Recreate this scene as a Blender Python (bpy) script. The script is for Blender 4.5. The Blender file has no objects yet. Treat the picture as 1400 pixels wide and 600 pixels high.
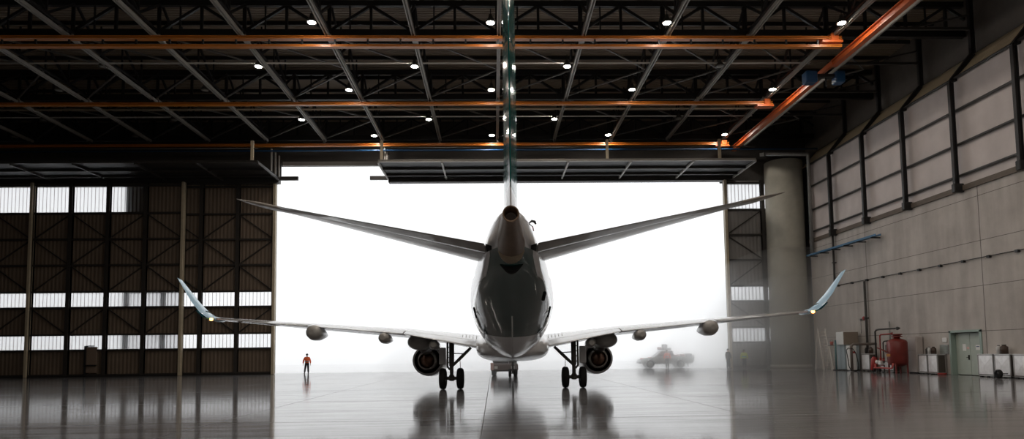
import bpy, math, random
from mathutils import Vector, Matrix
random.seed(7)
C = bpy.context.scene.collection
PI = math.pi

# ------------------------------------------------------------------ helpers
def lin(r, g, b):
    def f(c):
        c /= 255.0
        return c / 12.92 if c <= 0.04045 else ((c + 0.055) / 1.055) ** 2.4
    return (f(r), f(g), f(b), 1.0)

def ipol(tab, x):
    if x <= tab[0][0]: return tab[0][1]
    for (a, u), (b, v) in zip(tab, tab[1:]):
        if x <= b:
            t = (x - a) / (b - a)
            return u + (v - u) * t
    return tab[-1][1]

def smooth_ipol(xs, ys, x):
    n = len(xs)
    if x <= xs[0]: return ys[0]
    if x >= xs[-1]: return ys[-1]
    i = max(k for k in range(n) if xs[k] <= x)
    i = min(i, n - 2)
    def slope(k):
        if k == 0: return (ys[1] - ys[0]) / (xs[1] - xs[0])
        if k == n - 1: return (ys[-1] - ys[-2]) / (xs[-1] - xs[-2])
        a = (ys[k] - ys[k - 1]) / (xs[k] - xs[k - 1]); b = (ys[k + 1] - ys[k]) / (xs[k + 1] - xs[k])
        if a * b <= 0: return 0
        return 2 * a * b / (a + b)
    h = xs[i + 1] - xs[i]; t = (x - xs[i]) / h
    m0, m1 = slope(i) * h, slope(i + 1) * h
    return ((2 * t**3 - 3 * t**2 + 1) * ys[i] + (t**3 - 2 * t**2 + t) * m0 + (-2 * t**3 + 3 * t**2) * ys[i + 1] + (t**3 - t**2) * m1)

class MB:
    """collects shapes and links them as one mesh object"""
    def __init__(s): s.v = []; s.f = []; s.sm = []
    def add(s, vs, fs, smooth=False):
        b = len(s.v); s.v += [tuple(p) for p in vs]
        for f in fs: s.f.append(tuple(b + i for i in f)); s.sm.append(smooth)
        return s
    def box(s, x0, x1, y0, y1, z0, z1, bev=0.0):
        if bev <= 0:
            vs = [(x, y, z) for z in (z0, z1) for y in (y0, y1) for x in (x0, x1)]
            return s.add(vs, [(0, 2, 3, 1), (4, 5, 7, 6), (0, 1, 5, 4), (2, 6, 7, 3), (0, 4, 6, 2), (1, 3, 7, 5)])
        c = ((x0 + x1) / 2, (y0 + y1) / 2, (z0 + z1) / 2)
        return s.obox(c, (1, 0, 0), (0, 1, 0), (0, 0, 1), abs(x1 - x0) / 2, abs(y1 - y0) / 2, abs(z1 - z0) / 2, bev)
    def obox(s, c, ax, ay, az, hx, hy, hz, bev=0.0):
        c = Vector(c); ax, ay, az = Vector(ax), Vector(ay), Vector(az)
        if bev <= 0:
            vs = [c + ax * hx * i + ay * hy * j + az * hz * k for k in (-1, 1) for j in (-1, 1) for i in (-1, 1)]
            return s.add(vs, [(0, 2, 3, 1), (4, 5, 7, 6), (0, 1, 5, 4), (2, 6, 7, 3), (0, 4, 6, 2), (1, 3, 7, 5)])
        b = min(bev, hx * .9, hy * .9, hz * .9)
        ring = [(-hx + b, -hy), (hx - b, -hy), (hx, -hy + b), (hx, hy - b), (hx - b, hy), (-hx + b, hy), (-hx, hy - b), (-hx, -hy + b)]
        kx, ky = (hx - b) / hx, (hy - b) / hy
        rr = [[(x * kx, y * ky, -hz) for x, y in ring], [(x, y, -hz + b) for x, y in ring], [(x, y, hz - b) for x, y in ring], [(x * kx, y * ky, hz) for x, y in ring]]
        return s.rings([[c + ax * p[0] + ay * p[1] + az * p[2] for p in r] for r in rr], False)
    def bar(s, p, q, w, h, up=(0, 0, 1), bev=0.0):
        p, q = Vector(p), Vector(q); d = q - p; L = d.length; d /= L
        u = Vector(up)
        if abs(d.dot(u)) > 0.98: u = Vector((0, 1, 0))
        x = d.cross(u).normalized(); z = x.cross(d).normalized()
        return s.obox((p + q) / 2, x, d, z, w / 2, L / 2, h / 2, bev)
    def ibeam(s, p, q, w, h, t=0.04, up=(0, 0, 1)):
        p, q = Vector(p), Vector(q); d = (q - p).normalized(); u = Vector(up)
        x = d.cross(u).normalized(); z = x.cross(d).normalized()
        prof = [(-w/2, -h/2), (w/2, -h/2), (w/2, -h/2 + t), (t/2, -h/2 + t), (t/2, h/2 - t), (w/2, h/2 - t), (w/2, h/2), (-w/2, h/2), (-w/2, h/2 - t), (-t/2, h/2 - t), (-t/2, -h/2 + t), (-w/2, -h/2 + t)]
        a = [p + x * i + z * j for i, j in prof]; b = [q + x * i + z * j for i, j in prof]
        return s.rings([a, b], False)
    def rings(s, rr, smooth=True, caps=True, close=True):
        n = len(rr[0]); vs = [p for r in rr for p in r]; fs = []
        for i in range(len(rr) - 1):
            for j in range(n if close else n - 1):
                k = (j + 1) % n
                fs.append((i * n + j, i * n + k, (i + 1) * n + k, (i + 1) * n + j))
        s.add(vs, fs, smooth)
        if caps:
            b = len(s.v) - len(vs)
            s.f.append(tuple(b + j for j in reversed(range(n)))); s.sm.append(False)
            s.f.append(tuple(b + (len(rr) - 1) * n + j for j in range(n))); s.sm.append(False)
        return s
    def tube(s, pts, r, n=10, smooth=True):
        pts = [Vector(p) for p in pts]; rr = []
        rad = r if isinstance(r, (list, tuple)) else [r] * len(pts)
        prev = None
        for i, p in enumerate(pts):
            if i == 0: d = pts[1] - p
            elif i == len(pts) - 1: d = p - pts[-2]
            else: d = (pts[i + 1] - p).normalized() + (p - pts[i - 1]).normalized()
            d.normalize()
            if prev is None:
                u = Vector((0, 0, 1)) if abs(d.z) < .9 else Vector((0, 1, 0))
                x = d.cross(u).normalized()
            else:
                x = (prev - d * prev.dot(d)).normalized()
            prev = x; y = d.cross(x)
            rr.append([p + (x * math.cos(2 * PI * k / n) + y * math.sin(2 * PI * k / n)) * rad[i] for k in range(n)])
        return s.rings(rr, smooth)
    def lathe(s, o, ax, prof, n=24, smooth=True, caps=True, sx=1.0):
        """prof: (distance along the axis, radius)"""
        o, a = Vector(o), Vector(ax).normalized()
        u = Vector((0, 0, 1)) if abs(a.z) < .9 else Vector((0, 1, 0))
        x = a.cross(u).normalized(); y = x.cross(a)
        rr = [[o + a * d + (x * math.cos(2 * PI * k / n) * sx + y * math.sin(2 * PI * k / n)) * max(r, 1e-4) for k in range(n)] for d, r in prof]
        return s.rings(rr, smooth, caps)
    def ball(s, c, rx, ry, rz, n=16, m=10):
        c = Vector(c); rr = []
        for i in range(1, m):
            t = PI * i / m
            rr.append([c + Vector((rx * math.sin(t) * math.cos(2 * PI * k / n), ry * math.sin(t) * math.sin(2 * PI * k / n), -rz * math.cos(t))) for k in range(n)])
        return s.rings(rr, True)
    def build(s, name, mat, parent=None, label=None):
        me = bpy.data.meshes.new(name); me.from_pydata(s.v, [], s.f)
        me.polygons.foreach_set('use_smooth', s.sm)
        if mat: me.materials.append(mat)
        o = bpy.data.objects.new(name, me); C.objects.link(o)
        if parent: o.parent = parent
        if label: o['label'] = label
        bmf(me)
        return o

def bmf(me):
    import bmesh
    b = bmesh.new(); b.from_mesh(me); bmesh.ops.recalc_face_normals(b, faces=b.faces); b.to_mesh(me); b.free()

def tag(o, label, cat, group=None, kind=None):
    o['label'] = label; o['category'] = cat
    if group: o['group'] = group
    if kind: o['kind'] = kind
    return o
def struct(o, label=None):
    o['kind'] = 'structure'
    if label: o['label'] = label
    return o
def empty(name, loc=(0, 0, 0), rz=0):
    o = bpy.data.objects.new(name, None); C.objects.link(o); o.location = loc; o.rotation_euler = (0, 0, rz)
    o.empty_display_size = .2
    return o
def copy_tree(o, parent=None):
    c = o.copy(); C.objects.link(c)
    if parent: c.parent = parent
    for ch in list(o.children): copy_tree(ch, c)
    return c

# ------------------------------------------------------------------ materials
MATS = {}
def mat(name, rgb, rough=.5, metal=0.0, spec=None, coat=0, emit=None, noise=0, nscale=3.0, bump=0, bscale=20, rvar=0):
    if name in MATS: return MATS[name]
    m = bpy.data.materials.new(name); m.use_nodes = True
    nt = m.node_tree; b = nt.nodes['Principled BSDF']
    col = lin(*rgb)
    b.inputs['Base Color'].default_value = col; b.inputs['Roughness'].default_value = rough; b.inputs['Metallic'].default_value = metal
    if coat: b.inputs['Coat Weight'].default_value = coat; b.inputs['Coat Roughness'].default_value = .05
    if spec is not None: b.inputs['Specular IOR Level'].default_value = spec
    if emit:
        b.inputs['Emission Color'].default_value = lin(*emit[0]); b.inputs['Emission Strength'].default_value = emit[1]
    if noise or bump or rvar:
        tc = nt.nodes.new('ShaderNodeTexCoord'); n = nt.nodes.new('ShaderNodeTexNoise')
        n.inputs['Scale'].default_value = nscale; n.inputs['Detail'].default_value = 6
        nt.links.new(tc.outputs['Object'], n.inputs['Vector'])
        if noise:
            r = nt.nodes.new('ShaderNodeMapRange'); r.inputs['From Min'].default_value = .25; r.inputs['From Max'].default_value = .75
            r.inputs['To Min'].default_value = 1 - noise; r.inputs['To Max'].default_value = 1 + noise
            nt.links.new(n.outputs['Fac'], r.inputs['Value'])
            mx = nt.nodes.new('ShaderNodeVectorMath'); mx.operation = 'SCALE'; mx.inputs[0].default_value = col[:3]
            nt.links.new(r.outputs['Result'], mx.inputs['Scale']); nt.links.new(mx.outputs['Vector'], b.inputs['Base Color'])
        if rvar:
            r2 = nt.nodes.new('ShaderNodeMapRange'); r2.inputs['From Min'].default_value = .3; r2.inputs['From Max'].default_value = .7
            r2.inputs['To Min'].default_value = rough - rvar; r2.inputs['To Max'].default_value = rough + rvar
            nt.links.new(n.outputs['Fac'], r2.inputs['Value']); nt.links.new(r2.outputs['Result'], b.inputs['Roughness'])
        if bump:
            n2 = nt.nodes.new('ShaderNodeTexNoise'); n2.inputs['Scale'].default_value = bscale
            nt.links.new(tc.outputs['Object'], n2.inputs['Vector'])
            bp = nt.nodes.new('ShaderNodeBump'); bp.inputs['Strength'].default_value = bump; bp.inputs['Distance'].default_value = .02
            nt.links.new(n2.outputs['Fac'], bp.inputs['Height']); nt.links.new(bp.outputs['Normal'], b.inputs['Normal'])
    MATS[name] = m
    return m

class NT:
    """short node writing"""
    def __init__(s, m): s.m = m; s.t = m.node_tree
    def n(s, kind, **kw):
        x = s.t.nodes.new('ShaderNode' + kind)
        for k, v in kw.items(): setattr(x, k, v)
        return x
    def put(s, sock, val):
        if hasattr(val, 'links') or isinstance(val, bpy.types.NodeSocket): s.t.links.new(val, sock)
        else: sock.default_value = val
    def math(s, op, a, b=0.0, c=None):
        x = s.n('Math', operation=op); s.put(x.inputs[0], a); s.put(x.inputs[1], b)
        if c is not None: s.put(x.inputs[2], c)
        return x.outputs[0]
    def mix(s, f, a, b):
        x = s.n('Mix', data_type='RGBA'); s.put(x.inputs[0], f); s.put(x.inputs[6], a); s.put(x.inputs[7], b)
        return x.outputs[2]
    def xyz(s, coord='Object'):
        tc = s.n('TexCoord'); sp = s.n('SeparateXYZ'); s.t.links.new(tc.outputs[coord], sp.inputs[0])
        return tc.outputs[coord], sp.outputs[0], sp.outputs[1], sp.outputs[2]

def new_mat(name):
    m = bpy.data.materials.new(name); m.use_nodes = True
    return m, NT(m), m.node_tree.nodes['Principled BSDF']

# ---- wet hangar floor
def floor_material():
    m, k, b = new_mat('wet_concrete')
    v, x, y, z = k.xyz()
    n1 = k.n('TexNoise'); n1.inputs['Scale'].default_value = .35; n1.inputs['Detail'].default_value = 7; k.put(n1.inputs['Vector'], v)
    mp = k.n('Mapping'); mp.inputs['Scale'].default_value = (.3, 2.6, 1); k.put(mp.inputs['Vector'], v)
    n2 = k.n('TexNoise'); n2.inputs['Scale'].default_value = 1.0; n2.inputs['Detail'].default_value = 5; k.put(n2.inputs['Vector'], mp.outputs[0])
    base = k.mix(n1.outputs['Fac'], lin(92, 91, 92), lin(118, 116, 117))
    # saw-cut joints between the cast bays
    def line(c, period, off, w):
        a = k.math('ABSOLUTE', k.math('SUBTRACT', k.math('MODULO', k.math('ADD', c, off + 500 * period), period), period / 2))
        return k.math('LESS_THAN', a, w)
    j = k.math('MAXIMUM', line(x, 7.1, 3.85, .012), line(y, 7.5, 1.0, .03))
    base = k.mix(k.math('MULTIPLY', j, .4), base, lin(48, 45, 43))
    k.put(b.inputs['Base Color'], base)
    mr = k.n('MapRange'); mr.inputs['From Min'].default_value = .3; mr.inputs['From Max'].default_value = .7; mr.inputs['To Min'].default_value = .05; mr.inputs['To Max'].default_value = .14
    k.put(mr.inputs['Value'], n2.outputs['Fac']); k.put(b.inputs['Roughness'], k.math('MAXIMUM', mr.outputs[0], k.math('MULTIPLY', j, .6)))
    b.inputs['IOR'].default_value = 1.5
    dry = k.n('BsdfPrincipled'); k.put(dry.inputs['Base Color'], base); dry.inputs['Roughness'].default_value = .75; dry.inputs['Specular IOR Level'].default_value = .15
    ms = k.n('MixShader'); wr_ = k.n('MapRange'); wr_.inputs['From Min'].default_value = .3; wr_.inputs['From Max'].default_value = .7; wr_.inputs["To Min"].default_value = .72; wr_.inputs["To Max"].default_value = 1.0
    k.put(wr_.inputs['Value'], n2.outputs['Fac']); k.put(ms.inputs[0], wr_.outputs[0])
    k.t.links.new(dry.outputs[0], ms.inputs[1]); k.t.links.new(b.outputs[0], ms.inputs[2])
    k.t.links.new(ms.outputs[0], [q for q in k.t.nodes if q.type == 'OUTPUT_MATERIAL'][0].inputs['Surface'])
    n3 = k.n('TexNoise'); n3.inputs['Scale'].default_value = .9; n3.inputs['Detail'].default_value = 7; n3.inputs['Roughness'].default_value = .6; k.put(n3.inputs['Vector'], mp.outputs[0])
    bp = k.n('Bump'); bp.inputs['Strength'].default_value = .18; bp.inputs['Distance'].default_value = .012
    k.put(bp.inputs['Height'], n3.outputs['Fac']); k.put(b.inputs['Normal'], bp.outputs[0])
    return m

def concrete_wall_material():
    m, k, b = new_mat('precast_concrete')
    v, x, y, z = k.xyz()
    n1 = k.n('TexNoise'); n1.inputs['Scale'].default_value = .5; n1.inputs['Detail'].default_value = 8; n1.inputs['Roughness'].default_value = .65; k.put(n1.inputs['Vector'], v)
    mp = k.n('Mapping'); mp.inputs['Scale'].default_value = (1, 1.3, .18); k.put(mp.inputs['Vector'], v)
    n2 = k.n('TexNoise'); n2.inputs['Scale'].default_value = 1.0; n2.inputs['Detail'].default_value = 6; k.put(n2.inputs['Vector'], mp.outputs[0])
    f = k.math('MULTIPLY', k.math('ADD', n1.outputs['Fac'], n2.outputs['Fac']), .5)
    mr = k.n('MapRange'); mr.inputs['From Min'].default_value = .32; mr.inputs['From Max'].default_value = .68; k.put(mr.inputs['Value'], f)
    base = k.mix(mr.outputs[0], lin(160, 153, 147), lin(196, 190, 184))
    a = k.math('ABSOLUTE', k.math('SUBTRACT', k.math('MODULO', z, 2.68), 1.34))
    jz = k.math('GREATER_THAN', a, 1.322)
    a2 = k.math('ABSOLUTE', k.math('SUBTRACT', k.math('MODULO', k.math('ADD', y, 118.0), 12.0), 6.0))
    jy = k.math('GREATER_THAN', a2, 5.97)
    j = k.math('MULTIPLY', k.math('MAXIMUM', jz, jy), .75)
    k.put(b.inputs['Base Color'], k.mix(j, base, lin(60, 55, 50)))
    b.inputs['Roughness'].default_value = .8
    bp = k.n('Bump'); bp.inputs['Strength'].default_value = .3; bp.inputs['Distance'].default_value = .02
    k.put(bp.inputs['Height'], n1.outputs['Fac']); k.put(b.inputs['Normal'], bp.outputs[0])
    return m

def ribbed(name, rgb, axis, period, rough=.6, depth=.5, metal=0.0, noise=.12):
    """sheet metal with rolled ribs"""
    m, k, b = new_mat(name)
    v, x, y, z = k.xyz(); c = (x, y, z)[axis]
    s = k.math('SINE', k.math('MULTIPLY', c, 2 * PI / period))
    n1 = k.n('TexNoise'); n1.inputs['Scale'].default_value = .6; n1.inputs['Detail'].default_value = 6; k.put(n1.inputs['Vector'], v)
    col = lin(*rgb)
    k.put(b.inputs['Base Color'], k.mix(n1.outputs['Fac'], tuple(q * (1 - noise * 2) for q in col[:3]) + (1,), tuple(q * (1 + noise * 2) for q in col[:3]) + (1,)))
    b.inputs['Roughness'].default_value = rough; b.inputs['Metallic'].default_value = metal
    bp = k.n('Bump'); bp.inputs['Strength'].default_value = depth; bp.inputs['Distance'].default_value = .05
    k.put(bp.inputs['Height'], s); k.put(b.inputs['Normal'], bp.outputs[0])
    return m

def window_material(name='translucent_sheet', clear=.5, tint=.95):
    """translucent corrugated sheet with lap seams"""
    m = bpy.data.materials.new(name); m.use_nodes = True
    k = NT(m); k.t.nodes.clear(); out = k.n('OutputMaterial')
    v, x, y, z = k.xyz()
    a = k.math('ABSOLUTE', k.math('SUBTRACT', k.math('MODULO', k.math('ADD', x, 340.0), .34), .17))
    seam = k.math('GREATER_THAN', a, .148)
    col = k.mix(k.math('MULTIPLY', seam, .9), (.75, .76, .77, 1), lin(90, 70, 64))
    t = k.n('BsdfTranslucent'); k.put(t.inputs['Color'], col)
    d = k.n('BsdfDiffuse'); k.put(d.inputs['Color'], k.mix(.75, col, (.1, .1, .1, 1)))
    mx = k.n('MixShader'); mx.inputs[0].default_value = .12
    k.t.links.new(t.outputs[0], mx.inputs[1]); k.t.links.new(d.outputs[0], mx.inputs[2])
    tr_ = k.n('BsdfTransparent'); tr_.inputs['Color'].default_value = (tint, tint, tint * 1.01, 1); m2 = k.n('MixShader')
    k.put(m2.inputs[0], k.math('MULTIPLY', k.math('SUBTRACT', 1.0, seam), clear))
    k.t.links.new(mx.outputs[0], m2.inputs[1]); k.t.links.new(tr_.outputs[0], m2.inputs[2]); k.t.links.new(m2.outputs[0], out.inputs['Surface'])
    return m

def fog_material(name, density, g=.5):
    m = bpy.data.materials.new(name); m.use_nodes = True
    k = NT(m); k.t.nodes.clear(); out = k.n('OutputMaterial')
    s = k.n('VolumeScatter'); s.inputs['Color'].default_value = (1, 1, 1, 1); s.inputs['Density'].default_value = density; s.inputs['Anisotropy'].default_value = g
    k.t.links.new(s.outputs[0], out.inputs['Volume'])
    return m

def paint_material():
    """white and dark green gloss paint of the airframe, laid out by place on the airframe"""
    m, k, b = new_mat('airframe_paint')
    v, x, y, z = k.xyz()
    # height of the lower edge of the white along the body
    mr = k.n('MapRange'); mr.inputs['From Min'].default_value = 15 - YG; mr.inputs['From Max'].default_value = 27 - YG; k.put(mr.inputs['Value'], y)
    fc = k.n('FloatCurve'); cu = fc.mapping.curves[0]
    pts = [(15, 4.25), (17, 4.03), (18, 3.84), (19, 3.72), (20, 3.59), (21.5, 3.35), (23, 3.06), (25, 2.5), (27, 2.0)]
    P = [((a - 15) / 12.0, q / 6.0) for a, q in pts]
    cu.points[0].location = P[0]; cu.points[1].location = P[-1]
    for q in P[1:-1]: cu.points.new(*q)
    fc.mapping.update()
    k.put(fc.inputs['Value'], mr.outputs[0])
    zb = k.math('MULTIPLY', fc.outputs[0], 6.0)
    below = k.math('LESS_THAN', z, zb)
    front = k.math('LESS_THAN', y, k.math('MULTIPLY_ADD', k.math('SUBTRACT', z, 2.28), 6.0, 22.4 - YG))
    g = k.math('MULTIPLY', below, front)
    fin = k.math('GREATER_THAN', z, 6.05)
    leafy = k.math('MULTIPLY', k.math('MULTIPLY', k.math('GREATER_THAN', y, 19.9 - YG), k.math('LESS_THAN', y, 21.0 - YG)), k.math('MULTIPLY', k.math('GREATER_THAN', z, 4.1), k.math('LESS_THAN', z, 4.62)))
    xl = k.n('MapRange'); xl.inputs['From Min'].default_value = 17.0 - YG; xl.inputs['From Max'].default_value = 20.2 - YG; xl.inputs['To Min'].default_value = .56; xl.inputs['To Max'].default_value = 1.06
    k.put(xl.inputs['Value'], y)
    mid = k.math('MULTIPLY', k.math('LESS_THAN', k.math('ABSOLUTE', x), xl.outputs[0]), k.math('LESS_THAN', z, 4.4))
    g = k.math('MAXIMUM', g, k.math('MULTIPLY', mid, front))
    f = k.math('MAXIMUM', k.math('MAXIMUM', g, fin), leafy)
    k.put(b.inputs['Base Color'], k.mix(f, lin(241, 242, 245), lin(12, 66, 63)))
    b.inputs['Roughness'].default_value = .16; k.put(b.inputs['Coat Weight'], k.math('MULTIPLY_ADD', f, .7, .3)); b.inputs['Coat IOR'].default_value = 1.6; b.inputs['Coat Roughness'].default_value = .06
    n1 = k.n('TexNoise'); n1.inputs['Scale'].default_value = 1.3; n1.inputs['Detail'].default_value = 2; k.put(n1.inputs['Vector'], v)
    bp = k.n('Bump'); bp.inputs['Strength'].default_value = .06; bp.inputs['Distance'].default_value = .02
    k.put(bp.inputs['Height'], n1.outputs['Fac']); k.put(b.inputs['Normal'], bp.outputs[0])
    return m

def mat_fin():
    m, k, b = new_mat('fin_paint')
    v, x, y, z = k.xyz()
    f = k.math('GREATER_THAN', k.math('ADD', z, k.math('MULTIPLY', k.math('GREATER_THAN', x, 0.0), .12)), 6.08)
    k.put(b.inputs['Base Color'], k.mix(f, lin(226, 228, 232), lin(14, 86, 82)))
    b.inputs["Roughness"].default_value = .12; b.inputs["Specular IOR Level"].default_value = .25
    return m
YG = 32.5          # the main gear stands this far ahead of the viewpoint
M_paint = paint_material()
M_fin = mat_fin()
M_floor = floor_material()
M_conc = concrete_wall_material()
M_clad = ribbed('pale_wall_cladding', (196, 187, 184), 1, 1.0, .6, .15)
M_roof = ribbed('roof_deck', (132, 117, 100), 1, .3, .6, .9)
M_doorclad = ribbed('brown_door_sheet', (114, 100, 86), 0, .35, .65, .35)
M_doorgrey = ribbed('grey_door_sheet', (136, 134, 132), 0, .35, .65, .35)
M_slope = ribbed('galvanised_deck', (226, 206, 172), 1, .25, .4, 1.0, .25)
M_win = window_material(); M_win2 = window_material('clear_sheet', .85, .97)
M_dark = mat('dark_steel', (60, 58, 56), .5, noise=.15)
M_frame = mat('door_steel', (52, 49, 46), .55, noise=.15)
M_black = mat('black_steel', (32, 32, 33), .5)
M_rail = mat('pale_grey_steel', (158, 155, 149), .45, noise=.1)
M_orange = mat('orange_paint', (200, 122, 44), .35, noise=.08, nscale=1)
M_orange2 = mat('red_orange_paint', (190, 92, 40), .38, noise=.1, nscale=1)
M_cream = mat('cream_paint', (186, 174, 150), .5, noise=.08)
M_alu = mat('aluminium', (176, 176, 176), .35, .9, noise=.08)
M_galv = mat('galvanised', (150, 150, 148), .45, .6, noise=.12)
M_blue = mat('blue_paint', (28, 72, 112), .45)
M_rubber = mat('tyre_rubber', (22, 22, 23), .8, noise=.2)
M_red = mat('red_tank_paint', (112, 38, 32), .4, noise=.2, nscale=2)
M_redpipe = mat('red_pipe_paint', (150, 40, 36), .4, noise=.1)
M_white = mat('white_paint', (222, 222, 220), .4, noise=.03)
M_concol = mat('smooth_concrete', (176, 174, 162), .6, noise=.1, nscale=1.5)
M_signw = mat('paper', (225, 225, 222), .8)
M_dkgrey = mat('dark_grey_wall', (74, 71, 68), .8, noise=.1)

# ------------------------------------------------------------------ the building
YD = 61.0           # plane of the door leaves
struct(MB().box(-60, 31.6, -30, 62.6, -.3, 0).build('floor', M_floor), 'wet grey concrete hangar floor with saw-cut joints')
M_apron = mat('wet_apron', (160, 160, 160), .16, noise=.12, nscale=.6, rvar=.06)
struct(MB().box(-140, 140, 62.6, 120, -.3, -.01).build('ground', M_apron), 'wet concrete apron fading into fog')
struct(MB().box(-60, 31.6, -30, 62.8, 24.0, 24.3).build('ceiling', M_roof), 'brown ribbed roof deck')
struct(MB().box(-60.4, -60, -30, 62.8, 0, 24).build('wall_left', M_dkgrey))
# front wall above the door and beside it
wf = MB(); wf.box(-60, 31.6, 62.35, 62.75, 19.75, 24)
wf.box(22.0, 27.2, 62.05, 62.4, 17.8, 19.75); wf.box(27.2, 31.6, 62.0, 62.4, 0, 19.75); wf.box(-60, -55.6, 62.0, 62.4, 0, 19.75)
struct(wf.build('wall_front', M_dkgrey))
struct(MB().box(-19.9, -9.9, 62.2, 62.36, 19.7, 20.1).build('trim_1', M_rail), 'grey fascia strip over the open part of the door head')
# right wall: concrete below, cladding above, set-back clerestory
W = 28.9
DY0, DY1, DZ = 38.45, 41.0, 2.64      # double door opening
wr = MB()
wr.box(W, W + .5, -30, DY0, 0, 11.35); wr.box(W, W + .5, DY1, 58.8, 0, 11.35); wr.box(W, W + .5, DY0, DY1, DZ, 11.35)
wr.box(W + .5, W + .6, DY0 - .5, DY1 + .5, 0, 3.2)
wall_right = struct(wr.build('wall_right', M_conc), 'stained precast concrete side wall with panel joints')
struct(MB().box(W - .12, W + .3, -30, 58.8, 11.3, 11.62).build('trim_2', mat('brown_sill', (96, 86, 76), .7, noise=.1)), 'brownish sill ledge along top of the concrete wall')
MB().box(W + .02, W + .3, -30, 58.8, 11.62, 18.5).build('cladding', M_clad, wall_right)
sl = MB(); sl.rings([[(W + .02, y, 18.5), (W + .1, y, 18.5), (W + 1.65, y, 20.1), (W + 1.55, y, 20.15)] for y in (-30, 60)], False); sl.build('ribbed_slope', M_slope, wall_right)
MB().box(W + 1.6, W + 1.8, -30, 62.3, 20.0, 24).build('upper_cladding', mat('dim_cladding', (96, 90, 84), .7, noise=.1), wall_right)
MB().box(31.5, 31.8, -30, 62.6, 0, 24).build('outer_skin', M_dkgrey, wall_right)
# back wall with high translucent band
wb = MB(); wb.box(-60, 31.6, -30.3, -30, 0, 24.0)
struct(wb.build('wall_back', M_dkgrey))
# girts in front of the cladding and wall columns
for i, z in enumerate((12.25, 14.2, 16.35, 18.4)):
    struct(MB().tube([(W - .12, -30, z), (W - .12, 58.5, z)], .085, 8).build('trim_%d' % (i + 3), M_dark), 'dark steel girt tube across the pale cladding')
col_ys = [-20.8 + 5 * k for k in range(16)]
for y in [29.2, 34.2, 39.2, 44.2, 49.2, 54.2, 24.2]:
    c = MB()
    pts = [(W - .38, y, 11.45), (W - .38, y, 18.15), (W + 1.15, y, 20.0), (W + 1.15, y, 24.0)]
    for p, q in zip(pts, pts[1:]): c.ibeam(p, q, .22, .28, .04, up=(1, 0, 0.3))
    c.bar((W - .38, y, 18.2), (W + 1.3, y, 18.6), .15, .15)
    col = struct(c.build('wall_column', M_black), 'black steel wall column with cranked top')
    MB().box(W - .6, W + .02, y - .16, y + .16, 11.2, 11.75, .04).build('foot_bracket', M_black, col)
    struct(MB().bar((W + 1.1, y, 21.6), (23.5, y, 21.6), .14, .16).bar((W + 1.1, y, 22.5), (26.0, y, 21.6), .1, .1).build('trim_strut', M_dark))
# concrete drum column beside the door
cc = MB().lathe((27.35, 60.3, 0), (0, 0, 1), [(0, 1.68), (19.2, 1.68)], 48)
struct(cc.build('column', M_concol), 'smooth round concrete column beside the folded door')
MB().lathe((27.35, 60.3, 0), (0, 0, 1), [(0, 1.8), (.3, 1.8), (.32, 1.68)], 48).build('plinth', M_concol, bpy.data.objects['column'])

# ------------------------------------------------------------------ door leaves
Z = dict(base=2.5, w1=(2.5, 3.75), p1=(3.75, 6.38), w2=(6.38, 7.66), p2=(7.66, 15.1), w3=(15.15, 17.5), top=17.85)
def door_leaf(name, x0, nb, bay, y, topwin, sheet, label, post=0, partial=None):
    root = struct(empty(name, (x0, y, 0)), label)
    W_ = nb * bay if partial is None else partial
    cl = MB()
    for z0, z1 in ((0.12, Z['w1'][0]), (Z['w1'][1], Z['w2'][0]), (Z['w2'][1], Z['w3'][0]), (Z['w3'][1], Z['top'])):
        cl.box(0, W_, .16, .22, z0, z1)
    for i in range(nb):
        if not topwin[i]: cl.box(i * bay, min((i + 1) * bay, W_), .16, .22, Z['w3'][0], Z['w3'][1])
    cl.build('cladding', sheet, root)
    for i in range(nb):
        a, b = i * bay + .17, min((i + 1) * bay - .17, W_)
        if b - a < .1: continue
        for r in ('w1', 'w2', 'w3'):
            if r == 'w3' and not topwin[i]: continue
            z0, z1 = Z[r]; p = MB(); n = max(2, int((b - a) / .085)); e = []
            for s in range(n + 1):
                xx = a + (b - a) * s / n; yy = .19 + (.012 if s % 4 in (0, 1) else -.012)
                e.append((xx, yy))
            vs = [(xx, yy, z0) for xx, yy in e] + [(xx, yy, z1) for xx, yy in e]
            p.add(vs, [(s, s + 1, n + 2 + s, n + 1 + s) for s in range(n)])
            p.build('window', M_win2 if y > YD + .7 else M_win, root)
    for i in range(nb + 1):
        xx = min(i * bay, W_)
        if i > 0 and (i - 1) * bay >= W_: continue
        s_ = MB().ibeam((xx, 0, .1), (xx, 0, Z['top']), .34, .34, .05, up=(0, 1, 0)); s_.box(xx - .17, xx + .17, .12, .16, .1, Z['top'])
        s_.build('stile', M_frame, root)
    for z in (.18, 2.42, 3.82, 6.3, 7.74, 10.2, 12.6, 15.02, 17.6):
        MB().box(0, W_, -.1, .1, z - .08, z + .08).build('girt', M_frame, root)
    flip = 0
    for i in range(nb):
        a, b = i * bay + .15, (i + 1) * bay - .15
        if b > W_ + .2: continue
        for q, (z0, z1) in enumerate(((3.9, 6.2), (7.8, 10.1), (10.3, 12.5), (12.7, 14.9))):
            up = (i + q) % 2
            MB().bar((a, .05, z0 if up else z1), (b, .05, z1 if up else z0), .1, .1, up=(0, 1, 0)).build('brace', M_frame, root)
    MB().box(0, W_, -.2, .2, .0, .14).build('sill_beam', M_black, root)
    if post:
        xx = W_ + .05 if post > 0 else -.05
        MB().box(xx - .13, xx + .13, -.34, .1, .0, Z['top'], .03).build('edge_post', M_cream, root, 'cream edge post')
    return root
d1 = door_leaf('door_1', -55.9, 4, 3.4, YD + .1, (1, 1, 1, 1), M_doorclad, 'brown hangar door leaf with a full row of top windows beside the wall end', 1)
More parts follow.
